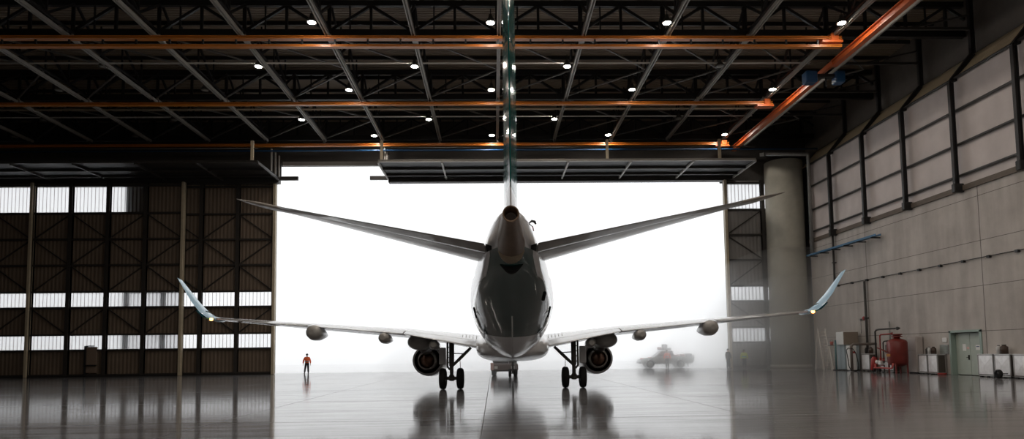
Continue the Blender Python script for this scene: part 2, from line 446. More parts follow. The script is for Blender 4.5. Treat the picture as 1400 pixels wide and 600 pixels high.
d2 = door_leaf('door_2', -42.2, 4, 3.4, YD + .1, (1, 1, 1, 0), M_doorclad, 'brown hangar door leaf between two cream posts with a wicket door', 1)
d3 = door_leaf('door_3', -34.0, 4, 3.38, YD + .85, (0, 0, 0, 0), M_doorclad, 'brown hangar door leaf at the edge of the opening without top windows', 1)
d4 = door_leaf('door_4', 22.15, 2, 3.55, YD + .4, (1, 1), M_doorgrey, 'grey hangar door leaf slid back beside the round column', -1, 4.6)
# wicket door in leaf 2
wk = MB().box(-36.95 + 42.2, -36.05 + 42.2, -.12, .06, .35, 2.72, .02).build('wicket_door', mat('wicket_brown', (124, 108, 94), .6), d2)
MB().box(-37.05 + 42.2, -36.95 + 42.2, -.3, .1, .1, 2.8).build('jamb', M_black, wk)
MB().box(-37.0 + 42.2, -35.95 + 42.2, -.35, -.2, 1.0, 1.1).box(-36.9 + 42.2, -36.2 + 42.2, -.35, -.2, 2.75, 2.83).build('rail_bar', M_black, wk)
# bottom rail guide lights
# platforms hung in front of the door head
for nm, x0, x1, lab in (('hung_gantry', -56.0, -19.95, 'dark gantry hung over the closed door leaves'), ('hung_gantry', -9.75, 22.9, 'dark gantry hung over the aircraft door opening')):
    g = tag(empty(nm, (x0, 55.6, 18.0)), lab, 'gantry'); L = x1 - x0
    MB().box(0, L, .1, 6.3, .22, .32).build('soffit', M_black, g)
    MB().ibeam((0, .1, .2), (L, .1, .2), .2, .2, .03).build('edge_beam', M_dark if x0 < -20 else M_rail, g)
    MB().box(0, L, 2.2, 2.34, 0.02, .24).build('track', M_dark, g)
    MB().box(0, L, 4.2, 4.34, 0.02, .24).build('track', M_dark, g)
    MB().box(0, L, 5.6, 6.3, -.18, .34).build('head_beam', M_dark, g)
    MB().box(0, L, 6.2, 6.45, .34, 1.9).build('back_sheet', M_dkgrey, g)
    MB().tube([(0, .1, 1.35), (L, .1, 1.35)], .04, 8).build('guard_rail', M_dark, g)
    n = int(round(L / 5.2))
    for i in range(n + 1):
        xx = L * i / n
        MB().bar((xx, .1, .1), (xx, 5.6, .1), .14, .2).build('cross_beam', M_dark if x0 < -20 else M_rail, g)
    for xx in ((35.6,) if x0 < -20 else (.3, 19.7, 29.5)):
        MB().box(xx - .11, xx + .11, 0, .2, .3, 2.0).build('hanger', M_cream, g)
    ex = L if x0 < -20 else 0
    for q in (3.6, 4.7, 5.7):
        MB().box(ex - .06, ex + .06, q - .06, q + .06, .3, 2.4).build('end_post', M_rail, g)
    px = (L, L + 1.75) if x0 < -20 else (-1.75, 0)
    MB().box(px[0], px[1], 5.75, 6.0, .1, .45).build('track_end', M_dark, g)

# ------------------------------------------------------------------ roof steel
for ty in (30.0, 40.3, 50.6, 60.4):
    t = struct(empty('roof_truss', (0, ty, 0)), 'dark steel roof truss spanning the hangar')
    MB().box(-60, 30.4, -.16, .16, 21.55, 22.0).build('bottom_chord', M_black, t)
    MB().box(-60, 30.4, -.14, .14, 23.55, 23.9).build('top_chord', M_black, t)
    w = MB(); x = -60.0; i = 0; d = 2.625
    while x < 30:
        w.bar((x, 0, 21.9), (x, 0, 23.6), .16, .16, up=(0, 1, 0))
        (w.bar((x, 0, 21.9), (x + d, 0, 23.6), .17, .17, up=(0, 1, 0)).bar((x + d / 2, 0, 21.9), (x + d / 2, 0, 23.6), .09, .09, up=(0, 1, 0)) if i % 2 else w.bar((x, 0, 23.6), (x + d, 0, 21.9), .17, .17, up=(0, 1, 0)))
        x += d; i += 1
    w.build('web_lattice', M_black, t)
    # struts running back from the truss to the deck
    w = MB(); x = -57.4
    for i in range(17):
        w.bar((x, .1, 21.9), (x + 2.6, 5.0, 23.8), .1, .1); w.bar((x, .1, 21.9), (x - 2.6, 5.0, 23.8), .1, .1)
        x += 5.25
    w.build('strut_lattice', M_black, t)
# longitudinal purlins under the deck
for i in range(7):
    struct(MB().box(-60, 30.4, 0, .12, 23.75, 24.0).build('purlin_beam', M_black)).location = (0, 43.0 + i * 2.6 + (1.0 if i > 2 else 0), 0)
ORD = ['', 'first', 'second', 'third', 'fourth', 'fifth', 'sixth', 'seventh', 'eighth', 'ninth', 'tenth', 'eleventh']
for k in range(-10, 5):
    x = .5 + 5.25 * k
    if x > 22: continue
    r = empty('ceiling_rail', (x, 0, 21.3))
    if k == 0: lab = 'pale grey ceiling rail running right beside the tail fin'
    else: lab = 'pale grey ceiling rail, %s to the %s of the tail fin' % (ORD[abs(k)], 'left' if k < 0 else 'right')
    tag(r, lab, 'rail', 'pale rails under the roof')
    for (a, b) in ((20.0, 40.0), (40.6, 50.2), (50.9, 59.6)):
        MB().box(-.12, -.045, a, b, -.11, .11).box(.045, .12, a, b, -.11, .11).box(-.045, .045, a, b, .05, .11).build('rail_length', M_rail, r)
    for a in (40.3, 50.55):
        MB().box(-.18, .18, a - .3, a + .3, -.02, .2, .02).box(-.06, .06, a - .25, a - .1, .1, .5).box(-.06, .06, a + .1, a + .25, .1, .5).build('bracket', M_rail, r)
# lengthwise lattice trusses above the rails
for k in range(-11, 5):
    x = .5 + 5.25 * k; w = MB()
    for a, b in ((30.2, 40.2), (40.5, 50.5), (50.8, 60.3)):
        n = 4; st_ = (b - a) / n
        for i in range(n):
            y0, y1 = a + i * st_, a + (i + 1) * st_
            p, q = ((21.75, 23.6) if i % 2 else (23.6, 21.75))
            w.bar((x, y0, p), (x, y1, q), .13, .13, up=(1, 0, 0)); w.bar((x, y1, 21.75), (x, y1, 23.6), .09, .09, up=(1, 0, 0))
        w.bar((x, a, 21.72), (x, b, 21.72), .14, .14)
    struct(w.build('roof_truss_lattice', M_black), 'dark lattice truss above a ceiling rail')
M_brace = mat('brace_steel', (104, 102, 99), .5, noise=.1)
M_pale = mat('pale_conduit', (214, 212, 206), .4)
# flat bracing between rails
for (ya, yb, z) in ((40.4, 50.4, 21.72), (50.7, 60.2, 21.72)):
    b_ = MB()
    for k in range(-11, 5):
        xa = .5 + 5.25 * k; xm = xa + 2.6
        if xa + 5.25 > 29: continue
        b_.bar((xa, ya, z), (xa + 5.25, (ya + yb) / 2, z), .1, .09); b_.bar((xa + 5.25, (ya + yb) / 2, z), (xa, yb, z), .1, .09)
    struct(b_.build('roof_bracing_lattice', M_brace), 'thin flat roof bracing between the trusses')
for y, mt, z, r_, lab in ((43.75, M_pale, 21.45, .06, 'thin pale conduit carrying the second lamp row'), (53.95, M_pale, 21.45, .06, 'thin pale conduit carrying the fourth lamp row'), (52.0, M_cream, 21.35, .07, 'cream conduit just beyond the middle orange girder'), (58.9, M_blue, 20.12, .08, 'dark blue pipe under the farthest orange girder')):
    tag(MB().tube([(-56, y, z), (22 if mt != M_blue else 30, y, z)], r_, 8).build('conduit', mt), lab, 'pipe')

# orange crane girders
def girder(name, p, q, w, h, m, lab):
    r = tag(empty(name, p), lab, 'crane girder'); v = Vector(q) - Vector(p)
    MB().ibeam((0, 0, 0), v, w, h, .05).build('beam', m, r)
    return r
ga = girder('crane_girder', (-56, 39.5, 21.1), (21.9, 39.5, 21.1), .4, .17, M_orange, 'thick double orange crane girder nearest the viewer')
MB().ibeam((0, 0, -.52), (77.9, 0, -.52), .34, .13, .04).build('lower_beam', M_orange, ga)
for i in range(39): MB().box(i * 2.0 + .4, i * 2.0 + .5, -.05, .05, -.46, -.07).build('spacer', M_black, ga)
gb = girder('crane_girder', (-56, 49.7, 20.9), (21.9, 49.7, 20.9), .3, .22, M_orange, 'middle one of three orange crane girders')
gc = girder('crane_girder', (-56, 59.3, 20.75), (21.9, 59.3, 20.75), .3, .24, M_orange, 'orange crane girder nearest the hangar door')
for g in (ga, gb, gc):
    MB().box(76.6, 77.9, -.3, .3, -.34, -.2).box(77.2, 77.7, -.25, .25, -.2, .3, .05).build('end_carriage', M_orange2, g)
    for i in range(15):
        xx = 56.5 - 5.25 * i + 15.75
        if xx < 0.5: continue
        MB().box(xx - .08, xx + .08, -.08, .08, .1, .5).build('hanger', M_dark, g)
gl = tag(empty('runway_girder', (22.75, 0, 20.6)), 'red-orange crane runway girder running along the side wall', 'crane girder')
MB().ibeam((0, 20, 0), (0, 42.0, 0), .36, .46, .05).build('beam', M_orange2, gl)
MB().ibeam((0, 44.3, 0), (0, 60.4, 0), .36, .46, .05).build('beam', M_orange2, gl)
MB().bar((0, 42.0, .1), (0, 44.3, .1), .22, .3).build('splice', M_orange2, gl)
MB().bar((.9, 20, .25), (.9, 60, .25), .12, .2).build('cable_rail', M_rail, gl)
ht = tag(empty('hoist_trolley', (22.75, 43.1, 20.0)), 'blue chain hoist trolley hanging on the red-orange runway girder', 'hoist')
MB().box(-1.5, -.7, -.35, .35, -.3, .5, .06).build('motor', M_blue, ht); MB().box(.55, 1.2, -.35, .35, -.3, .5, .06).build('gearbox', M_blue, ht)
MB().box(-.9, .8, -.15, .15, .1, .35, .03).build('carriage', M_black, ht)
MB().tube([(0, 0, .1), (0, 0, -.5)], .05, 8).build('chain', M_black, ht)

# ceiling lamps
M_lamp = mat('lamp_lens_lit', (255, 244, 222), .4, emit=((255, 243, 230), 320.0))
M_lampo = mat('lamp_lens_unlit', (120, 118, 110), .3)
M_bell = mat('lamp_housing', (70, 68, 64), .5)
lamp_src = {}
rows = [('nearest the viewer', 37.75, [(-10.5, 1), (0, 1), (10.5, 1), (21.05, 1)]),
        ('just beyond the nearest orange girder', 43.75, [(-26, 0), (-15.7, 1), (-5.2, 1), (5.2, 1), (15.75, 0)]),
        ('just short of the middle orange girder', 47.75, [(-31.5, 0), (-21, 0), (-10.5, 1), (0, 1), (10.5, 1), (21.1, 1)]),
        ('just beyond the middle orange girder', 53.95, [(-36.75, 0), (-26.2, 0), (-15.75, 1), (-5.25, 1), (5.25, 1), (15.75, 0)]),
        ('nearest the hangar door', 58.05, [(-42, 0), (-31.5, 0), (-10.5, 1), (0, 1), (10.5, 1), (21.1, 1)])]
for rn, y, ls in rows:
    for x, on in ls:
        if on not in lamp_src:
            r = empty('ceiling_lamp', (x, y, 21.2))
            MB().lathe((0, 0, 0), (0, 0, 1), [(0.0, .30), (.05, .30), (.22, .2), (.34, .12), (.5, .1), (.52, .03)], 20).build('housing', M_bell, r)
            MB().lathe((0, 0, -.03), (0, 0, 1), [(0, .15), (.02, .215), (.035, .215)], 20).build('lens', M_lamp if on else M_lampo, r)
            MB().tube([(0, 0, .5), (0, 0, .85)], .025, 6).build('stem', M_black, r)
            lamp_src[on] = r
        else:
            r = copy_tree(lamp_src[on]); r.location = (x, y, 21.2)
        side = [q for q, o in ls if (q > 2) == (x > 2) and abs(q) > 2]
        if abs(x) < 2: pos = 'beside the tail fin'
        else:
            same = sorted((abs(q) for q in side)); n = same.index(abs(x)) + 1
            pos = '%s %s of the tail fin' % (ORD[n], 'left' if x < 0 else 'right')
        tag(r, '%s ceiling lamp %s, %s' % ('lit' if on else 'unlit', pos, rn), 'lamp', 'round ceiling lamps')

# the same lamp rows go on behind the viewpoint
for j in range(6):
    for dy, xs in ((33.6, (-15.7, -5.2, 5.2, 15.75)), (27.5, (-10.5, 0, 10.5, 21.05))):
        for x in xs:
            r = copy_tree(lamp_src[1]); r.location = (x, dy - 10.2 * j, 21.2)
            tag(r, 'lit ceiling lamp in the rows behind the viewpoint', 'lamp', 'lamps overhead behind the viewpoint')

# ------------------------------------------------------------------ pipes and tray on the side wall
tr = tag(empty('cable_tray', (28.2, 47.4, 10.0)), 'blue cable tray on brackets along the concrete wall', 'cable tray')
t_ = MB(); t_.box(-.02, .02, 0, 10.8, 0, .14).box(.36, .4, 0, 10.8, 0, .14).box(0, .4, 0, 10.8, 0, .02); t_.build('tray', mat('tray_blue', (52, 104, 140), .45), tr)
for i in range(6):
    MB().bar((-.05, .6 + i * 1.9, -.06), (.69, .6 + i * 1.9, -.06), .07, .09).build('bracket', M_black, tr)
dp = tag(empty('drain_duct', (28.6, 57.9, 10.3)), 'grey duct rising beside the round column and turning along the door head', 'pipe')
MB().tube([(0, 0, 0), (0, 0, 8.9), (-.1, 0, 9.0), (-4.1, 0, 9.05)], .17, 12).build('pipe', M_galv, dp)
MB().bar((-4.1, 0, 9.0), (-4.9, -1.6, 8.5), .35, .3).bar((-3.5, 0, 9.0), (-4.3, -1.6, 8.5), .1, .1).build('end_hood', M_galv, dp)
tag(MB().tube([(29.3, 59.6, .0), (29.3, 59.6, 19.5)], .07, 8).build('standpipe', M_blue), 'dark blue standpipe in the corner behind the grey duct', 'pipe')
tag(MB().tube([(28.72, 54.5, 7.1), (28.72, 54.5, 11.5)], .09, 8).box(28.6, 28.9, 54.4, 54.6, 8.9, 9.0).build('downpipe', M_dark), 'dark downpipe on the concrete wall ending above the wingtip', 'pipe')
tag(MB().tube([(28.72, 50.1, 0), (28.72, 50.1, 6.9)], .09, 8).box(28.6, 28.9, 50.0, 50.2, 4.0, 4.1).build('downpipe', M_dark), 'dark downpipe standing behind the white box on the cabinet', 'pipe')
wp = tag(empty('wall_cable', (28.8, 20, 7.0)), 'thin cable run with clips along the concrete wall', 'cable')
MB().tube([(0, 0, 0), (0, 34.4, 0)], .03, 6).build('cable', M_black, wp)
for i in range(17): MB().box(-.06, .1, i * 2.1 + .4, i * 2.1 + .62, -.1, .05).build('clip', M_black, wp)

# ------------------------------------------------------------------ double door in the side wall
M_door = mat('grey_green_paint', (172, 182, 172), .5, noise=.05)
M_doorf = mat('frame_green_paint', (146, 164, 156), .5)
dd = struct(empty('door_5', (W, DY0, 0)), 'grey-green double door in the concrete wall')
fr = MB(); fr.box(-.06, .36, -.12, 0.04, 0, DZ + .12).box(-.06, .36, DY1 - DY0 - .04, DY1 - DY0 + .12, 0, DZ + .12).box(-.06, .36, -.12, DY1 - DY0 + .12, DZ, DZ + .14)
fr.build('frame', M_doorf, dd)
mid = (DY1 - DY0) / 2
lf = MB().box(.26, .31, .05, mid - .01, .03, DZ - .03, .01).build('leaf', M_door, dd)
lf2 = MB().box(.26, .31, mid + .01, DY1 - DY0 - .05, .03, DZ - .03, .01).build('leaf', M_door, dd)
MB().box(.19, .26, mid + .08, mid + .14, .95, 1.25, .01).tube([(.18, mid + .1, 1.1), (.18, mid + .26, 1.1)], .02, 8).build('handle', M_black, lf2, 'black lever handle')
MB().box(.25, .262, .45, .8, 1.55, 1.85).build('notice', M_signw, lf, 'white paper notice')
MB().box(.25, .262, 1.62, 1.92, 1.5, 1.92).build('notice', M_signw, lf2, 'tall white paper notice')
MB().box(.25, .262, 1.35, 1.56, 1.6, 1.74).build('notice', mat('pink_paper', (214, 176, 170), .8), lf2, 'small pink notice')
MB().box(.245, .25, .5, .75, 1.73, 1.78).build('notice_band', mat('blue_ink', (70, 84, 120), .8), bpy.data.objects['notice'])

tag(MB().box(W - .08, W, 41.35, 41.75, 2.05, 2.35, .02).build('switch_box', M_white), 'small white switch box above the wall grille', 'switch box')
gr = tag(empty('wall_grille', (W, 41.25, 1.3)), 'grey louvred grille on concrete wall beside double door', 'grille')
MB().box(-.05, 0, 0, .8, 0, .6).build('grille_frame', M_galv, gr)
g2 = MB()
for i in range(8): g2.bar((-.07, .05, .07 + i * .065), (-.07, .75, .07 + i * .065), .05, .02)
g2.build('louvre', M_door, gr)
al = tag(empty('alarm_sounder', (W, 50.6, 4.05)), 'small red alarm sounder on the concrete wall', 'alarm')
MB().lathe((0, 0, 0), (-1, 0, 0), [(0, .16), (.1, .16), (.16, .1), (.17, .02)], 16).build('horn', M_redpipe, al)
tag(MB().tube([(28.8, 51.0, 2.9), (28.8, 51.0, 4.0)], .025, 6).box(28.72, 28.9, 50.92, 51.08, 3.9, 4.05).build('conduit', M_galv), 'thin grey conduit rising from the white box', 'pipe')

# ------------------------------------------------------------------ things along the side wall
M_crate = mat('crate_sheet', (232, 232, 234), .35, .15, noise=.12, nscale=4)
M_cratef = mat('crate_frame', (160, 158, 156), .45, .5)
M_crated = mat('crate_side', (74, 68, 62), .6, noise=.1)
def crate(x, y0, y1, h, lab, dep=.55):
    """sheet-metal crate, pyramid-creased side facing the hall"""
    L = y1 - y0; r = tag(empty('metal_crate', (x, y0, 0)), lab, 'crate', 'silver crates along the wall')
    b = MB(); b.box(.03, dep, .03, L - .03, .08, h - .03); b.build('body', M_crated, r)
    f = MB(); a = .06; cx = -.055
    f.add([(.0, a, .1 + a), (0, L - a, .1 + a), (0, L - a, h - a), (0, a, h - a), (cx, L / 2, h / 2 + .05)], [(0, 1, 4), (1, 2, 4), (2, 3, 4), (3, 0, 4), (0, 3, 2, 1)])
    f.build('creased_panel', M_crate, r)
    e = MB()
    for yy in (0, L - .06): e.box(-.02, .05, yy, yy + .06, .05, h); e.box(dep - .05, dep + .02, yy, yy + .06, .05, h)
    for zz in (.06, h - .06): e.box(-.02, .05, 0, L, zz, zz + .06); e.box(0, dep, 0, .06, zz, zz + .06); e.box(0, dep, L - .06, L, zz, zz + .06)
    e.build('frame', M_cratef, r)
    MB().box(-.02, dep + .02, 0, L, h - .01, h + .02).build('lid', M_crate, r)
    for yy in (.08, L - .2):
        for xx in (.02, dep - .14): MB().box(xx, xx + .12, yy, yy + .12, 0, .08).build('foot', M_black, r)
    return r
crate(28.25, 41.45, 42.4, 1.28, 'silver crate beside double door, nearer one of the pair under dark canisters')
crate(28.25, 42.45, 43.35, 1.28, 'silver crate with cross-creased side, between the paired crate and the pale locker')
crate(28.3, 36.8, 38.0, 1.3, 'silver crate right beside the double door frame with empty top')
crate(28.3, 35.55, 36.72, 1.3, 'silver crate with the black wheel in front of it')
crate(28.3, 34.2, 35.35, 1.3, 'dark-sided silver crate cut by the picture edge')
crate(28.15, 48.9, 50.0, 1.3, 'silver crate behind the bent grey pipe')
crate(28.0, 45.7, 47.3, .78, 'low silver crate behind the valves of the red tank')
def can(x, y, z, r, h, m, lab):
    o = tag(empty('canister', (x, y, z)), lab, 'canister')
    MB().lathe((0, 0, 0), (0, 0, 1), [(0, r), (h * .78, r), (h * .88, r * .55), (h * .93, r * .5)], 14).build('body', m, o)
    MB().lathe((0, 0, h * .93), (0, 0, 1), [(0, r * .55), (h * .07, r * .55)], 12).build('cap', M_black, o)
    return o
M_brown = mat('brown_plastic', (62, 46, 36), .5); M_clear = mat('milky_plastic', (190, 190, 188), .35); M_dkcan = mat('dark_plastic', (42, 38, 36), .5)
can(28.5, 42.75, 1.3, .12, .42, M_dkcan, 'slim dark canister on the paired crates, farther from door')
can(28.45, 42.5, 1.3, .1, .48, M_clear, 'milky bottle between two dark canisters on the crates')
can(28.5, 42.15, 1.3, .16, .48, M_brown, 'wide brown canister on the crate beside double door')
can(28.5, 36.6, 1.32, .12, .5, M_clear, 'milky bottle on the crate behind the black wheel')
can(28.5, 36.2, 1.32, .2, .52, M_brown, 'brown canister on the crate behind the black wheel')
can(28.4, 49.75, 1.32, .1, .45, M_dkcan, 'slim dark canister on crate behind bent grey pipe')
can(28.45, 49.2, 1.32, .16, .48, M_brown, 'brown canister on crate behind the bent grey pipe')
ty = tag(empty('cart_wheel', (27.75, 35.75, 0)), 'black rubber wheel standing before the silver crate', 'wheel')
MB().lathe((-.09, 0, .24), (1, 0, 0), [(0, .15), (0, .2), (.03, .24), (.15, .24), (.18, .2), (.18, .15)], 24, caps=False).build('tyre', M_rubber, ty)
MB().lathe((-.07, 0, .24), (1, 0, 0), [(0, .04), (.02, .15), (.12, .15), (.14, .04)], 20).build('hub', M_black, ty)
MB().tube([(-.07, 0, .24), (.5, 0, .24)], .03, 8).build('axle', M_black, ty)
rh = tag(empty('hose_coil', (28.3, 41.15, 0)), 'red hose coil on floor beside the double door', 'hose')
hp = [(.22 * math.cos(a * .5) , .24 * math.sin(a * .5), .03 + .0012 * a) for a in range(50)]
MB().tube(hp, .028, 6).build('hose', M_redpipe, rh)

# pale locker, cabinets, box, pipes
lk = tag(empty('locker', (28.35, 43.65, 0)), 'tall pale locker between the red tank and crates', 'locker')
MB().box(0, .5, 0, .95, .05, 2.5, .06).build('body', mat('pale_locker', (176, 168, 164), .5), lk)
MB().box(-.015, 0, .05, .9, .1, 1.48, .005).box(-.015, 0, .05, .9, 1.52, 2.42, .005).build('door_panel', mat('pale_locker_door', (184, 176, 172), .45), lk)
MB().box(.02, .48, .03, .92, 0, .06).build('plinth', M_black, lk)
cb = tag(empty('cabinet', (27.55, 51.3, 0)), 'pale blue cabinet under the white box', 'cabinet')
M_cab = mat('pale_blue_paint', (160, 174, 180), .45)
MB().box(0, 1.2, 0, 1.1, .08, 2.02, .02).build('body', M_cab, cb)
MB().box(-.02, 0, .05, .53, .12, 1.96).build('door', M_cab, cb); MB().box(-.02, 0, .57, 1.05, .12, 1.96).build('door', M_cab, cb)
MB().box(.04, 1.16, .04, 1.06, 0, .1).build('plinth', M_black, cb)
bx = tag(empty('storage_box', (27.4, 51.1, 2.02)), 'white box with brownish front lying on pale blue cabinet', 'box')
MB().box(0, 1.2, .03, 1.1, 0, 1.02, .02).build('body', M_white, bx)
MB().box(.02, 1.18, 0, .04, .02, 1.0).build('front_panel', mat('taupe_board', (132, 120, 108), .7), bx)
cb2 = tag(empty('cabinet', (27.35, 50.2, 0)), 'narrow white cabinet with red label beside bent grey pipe', 'cabinet')
MB().box(0, .55, 0, .5, 0.06, 1.95, .03).build('body', M_white, cb2)
MB().box(.02, .53, .02, .48, 0, .08).build('plinth', M_black, cb2)
MB().box(.25, .45, -.012, 0, 1.35, 1.5).build('tag_plate', M_redpipe, cb2, 'red tag plate')
tp = tag(empty('marker_post', (27.22, 52.0, 0)), 'teal post standing between the ladders and cabinet', 'post')
MB().tube([(0, 0, 0), (0, 0, 2.4)], .07, 8).build('post', mat('teal_paint', (70, 110, 116), .5), tp)
MB().box(-.18, .18, -.18, .18, 0, .06).build('foot_plate', M_black, tp)
ep = tag(empty('bent_pipe', (26.95, 49.2, 0)), 'thick bent grey pipe standing on floor and entering wall', 'pipe')
MB().tube([(0, 0, 0), (0, 0, 1.85), (.06, 0, 1.98), (.2, 0, 2.04), (1.93, 0, 2.05)], .1, 12).build('pipe', mat('grey_brown_pipe', (112, 104, 98), .5), ep)
MB().lathe((0, 0, 0), (0, 0, 1), [(0, .2), (.05, .2), (.06, .11)], 16).build('flange', M_galv, ep)
hs = tag(empty('hanging_hose', (26.9, 48.88, 0)), 'black hose looping to the floor around bent pipe', 'hose')
MB().tube([(-.45 + .0, .1, 1.6), (-.42, .0, 1.0), (-.38, -.05, .4), (-.25, -.08, .07), (.05, -.16, .03), (.25, -.1, .1), (.38, 0, .5), (.36, .1, .9), (.25, .1, 1.4), (.05, .1, 1.7), (-.3, .1, 1.75), (-.45, .1, 1.6)], .028, 8).build('hose', M_rubber, hs)
mb = tag(empty('meter_box', (28.6, 46.9, 1.35)), 'dark grey meter box on wall above red extinguisher', 'meter box')
MB().box(0, .3, 0, .75, 0, .62, .02).build('case', mat('meter_grey', (96, 92, 90), .5), mb)
MB().box(-.02, 0, .1, .4, .15, .5).build('window_plate', M_white, mb)
MB().tube([(.15, .3, .6), (.15, .3, 2.3)], .05, 8).build('riser', M_galv, mb)
ex = tag(empty('wheeled_extinguisher', (27.35, 47.1, 0)), 'red wheeled fire extinguisher leaning beside the tank pipework', 'fire extinguisher')
ax = Vector((.12, .05, 1)).normalized()
MB().lathe((0, 0, .12), ax, [(0, .12), (.06, .2), (.8, .2), (.95, .12), (1.0, .05)], 20).build('cylinder', M_redpipe, ex)
MB().lathe(Vector((0, 0, .12)) + ax, ax, [(0, .05), (.1, .06), (.12, .02)], 10).build('valve', M_black, ex)
for s in (-.22, .25): MB().lathe((s + .12, -.12, .16), (1, 0, 0), [(0, .1), (0, .15), (.07, .15), (.07, .1)], 18).build('wheel', M_rubber, ex)
MB().tube([(-.1, -.12, .16), (.42, -.12, .16)], .02, 6).build('axle', M_black, ex)
MB().tube([(.12, .08, 1.1), (.35, .1, 1.0), (.32, .05, .5)], .02, 6).build('hose', M_rubber, ex)
# red foam tank
tk = tag(empty('foam_tank', (27.45, 44.3, 0)), 'dark red pressure tank on legs with red pipework', 'tank')
MB().lathe((0, 0, .45), (0, 0, 1), [(0, .12), (.06, .36), (.16, .55), (.28, .63), (1.65, .63), (1.76, .57), (1.86, .4), (1.92, .2), (1.94, .16)], 32).build('vessel', M_red, tk)
MB().lathe((0, 0, 2.36), (0, 0, 1), [(0, .2), (.1, .2), (.1, .34), (.18, .34), (.18, .24), (.24, .24), (.24, .36), (.32, .36), (.32, .1)], 20).build('manway', M_red, tk)
for a in range(4):
    t = PI / 4 + a * PI / 2
    MB().bar((.56 * math.cos(t), .56 * math.sin(t), 0), (.56 * math.cos(t), .56 * math.sin(t), .75), .09, .09, bev=.01).build('leg', M_red, tk)
MB().box(-.645, -.62, -.2, .22, 1.15, 1.32).build('label_plate', mat('ochre_plate', (170, 112, 40), .6), tk, 'ochre label plate')
MB().tube([(-.55, -.2, 1.35), (-.75, .5, 1.6), (-.8, 1.0, 1.75)], .05, 8).build('lever', M_red, tk)
pf = tag(empty('pipe_manifold', (27.2, 45.4, 0)), 'dark and red pipe manifold with valves beside the red tank', 'pipes')
MB().tube([(0, 1.0, .6), (0, 1.0, 2.9), (.02, .85, 3.02), (.05, .6, 3.05), (.1, -1.4, 3.05)], .06, 10).build('arch_pipe', M_dark, pf)
MB().lathe((.1, -1.4, 3.05), (0, -1, 0), [(0, .1), (.06, .12), (.3, .05)], 12).build('nozzle', M_dark, pf)
MB().tube([(0, .45, .6), (0, .45, 2.6), (.03, .35, 2.68), (.1, -.6, 2.7), (.18, -.68, 2.74), (.22, -.72, 2.78)], .045, 10).build('red_pipe', M_redpipe, pf)
MB().tube([(0, .1, .7), (0, .1, 2.1), (.02, 0, 2.2), (.1, -.3, 2.22)], .045, 10).build('dark_pipe', M_dark, pf)
MB().tube([(-.1, 1.0, .6), (-.2, .8, .4), (-.4, .6, .36), (-.5, -1.6, .36), (-.5, -1.7, .5), (-.46, -1.7, .7)], .06, 10).build('base_pipe', mat('pale_red_pipe', (190, 90, 84), .4), pf)
for yy, zz in ((1.0, .95), (.45, .95), (.1, .95), (1.0, .6), (.3, .62)):
    MB().lathe((-.02, yy, zz - .12), (0, 0, 1), [(0, .1), (.03, .1), (.03, .07), (.2, .07), (.2, .1), (.23, .1)], 12).build('valve_body', M_redpipe, pf)
MB().ball((-.1, .75, .75), .14, .14, .14).build('pump_bulb', M_white, pf)
MB().box(-.2, .1, .2, .5, .55, .85, .03).build('control_box', M_white, pf)
for yy in (1.0, .1): MB().bar((0, yy, 0), (0, yy, .55), .06, .06).build('leg', M_dark, pf)
# ladders
M_ladder = mat('ladder_aluminium', (222, 216, 208), .4)
ld = tag(empty('ladder', (27.35, 54.6, 0)), 'tall pale ladder standing beside the corner column', 'ladder')
for s in (0, .62): MB().bar((s, -.35, 0), (s, .45, 3.4), .06, .09).build('rail', M_ladder, ld)
for i in range(11):
    f = (i + 1) / 12
    MB().tube([(0, -.35 + .8 * f, 3.4 * f), (.62, -.35 + .8 * f, 3.4 * f)], .022, 6).build('rung', M_ladder, ld)
for s in (0, .62): MB().bar((s, 1.1, 0), (s, .45, 3.3), .05, .06).build('support_leg', M_ladder, ld)
l2 = tag(empty('stepladder', (27.4, 53.3, 0)), 'shorter pale stepladder before the tall ladder', 'ladder')
for s in (0, .46): MB().bar((s, -.5, 0), (s - .03, .0, 1.95), .05, .08).build('rail', M_ladder, l2)
for i in range(7):
    f = (i + 1) / 8
    MB().box(.0 - .02 * f, .46 - .03 * f, -.5 + .5 * f - .06, -.5 + .5 * f + .06, 1.95 * f - .015, 1.95 * f + .015).build('step', M_ladder, l2)
for s in (0, .46): MB().bar((s, .6, 0), (s - .03, .05, 1.95), .04, .05).build('support_leg', M_ladder, l2)
MB().box(-.06, .5, -.1, .16, 1.94, 2.0, .01).build('top_cap', M_galv, l2)
bk = tag(empty('bucket', (27.6, 53.3, 2.0)), 'small reddish bucket standing on the stepladder', 'bucket')
MB().lathe((0, 0, 0), (0, 0, 1), [(0, .1), (.3, .14), (.3, .13), (.02, .09)], 16).build('pail', mat('rust_red_plastic', (170, 80, 66), .5), bk)
MB().tube([(.14, 0, .28), (.1, 0, .4), (0, 0, .45), (-.1, 0, .4), (-.14, 0, .28)], .01, 6).build('handle', M_black, bk)

# ------------------------------------------------------------------ the aircraft
PSI = math.radians(1.6)                 # the aircraft stands turned a little against the hangar
def air(x, y, z=0): c, s = math.cos(PSI), math.sin(PSI); return (x * c + y * s, -x * s + y * c, z)
AC = tag(empty('jet_aircraft', air(0, YG, 0), -PSI), 'white and dark green twin-engine jet aircraft seen from behind in the hangar door', 'aircraft')
def L(x, y, z): return Vector((x, y - YG, z))
M_under = mat('grey_underside_paint', (150, 148, 144), .3, coat=.4, noise=.06, nscale=2)
M_wingtop = mat('wing_grey_paint', (186, 188, 190), .25, coat=.5, noise=.04)
M_cone = mat('burnt_brown_metal', (118, 98, 80), .42, .4, noise=.15, nscale=4)
M_band = mat('bronze_band', (158, 144, 124), .4, .4, noise=.08)
M_hole = mat('hole_black', (16, 16, 16), .9)  # flat black, puts the shade inside openings, vents and gaps into the colour
M_nac = mat('nacelle_paint', (228, 229, 231), .22, coat=.5)
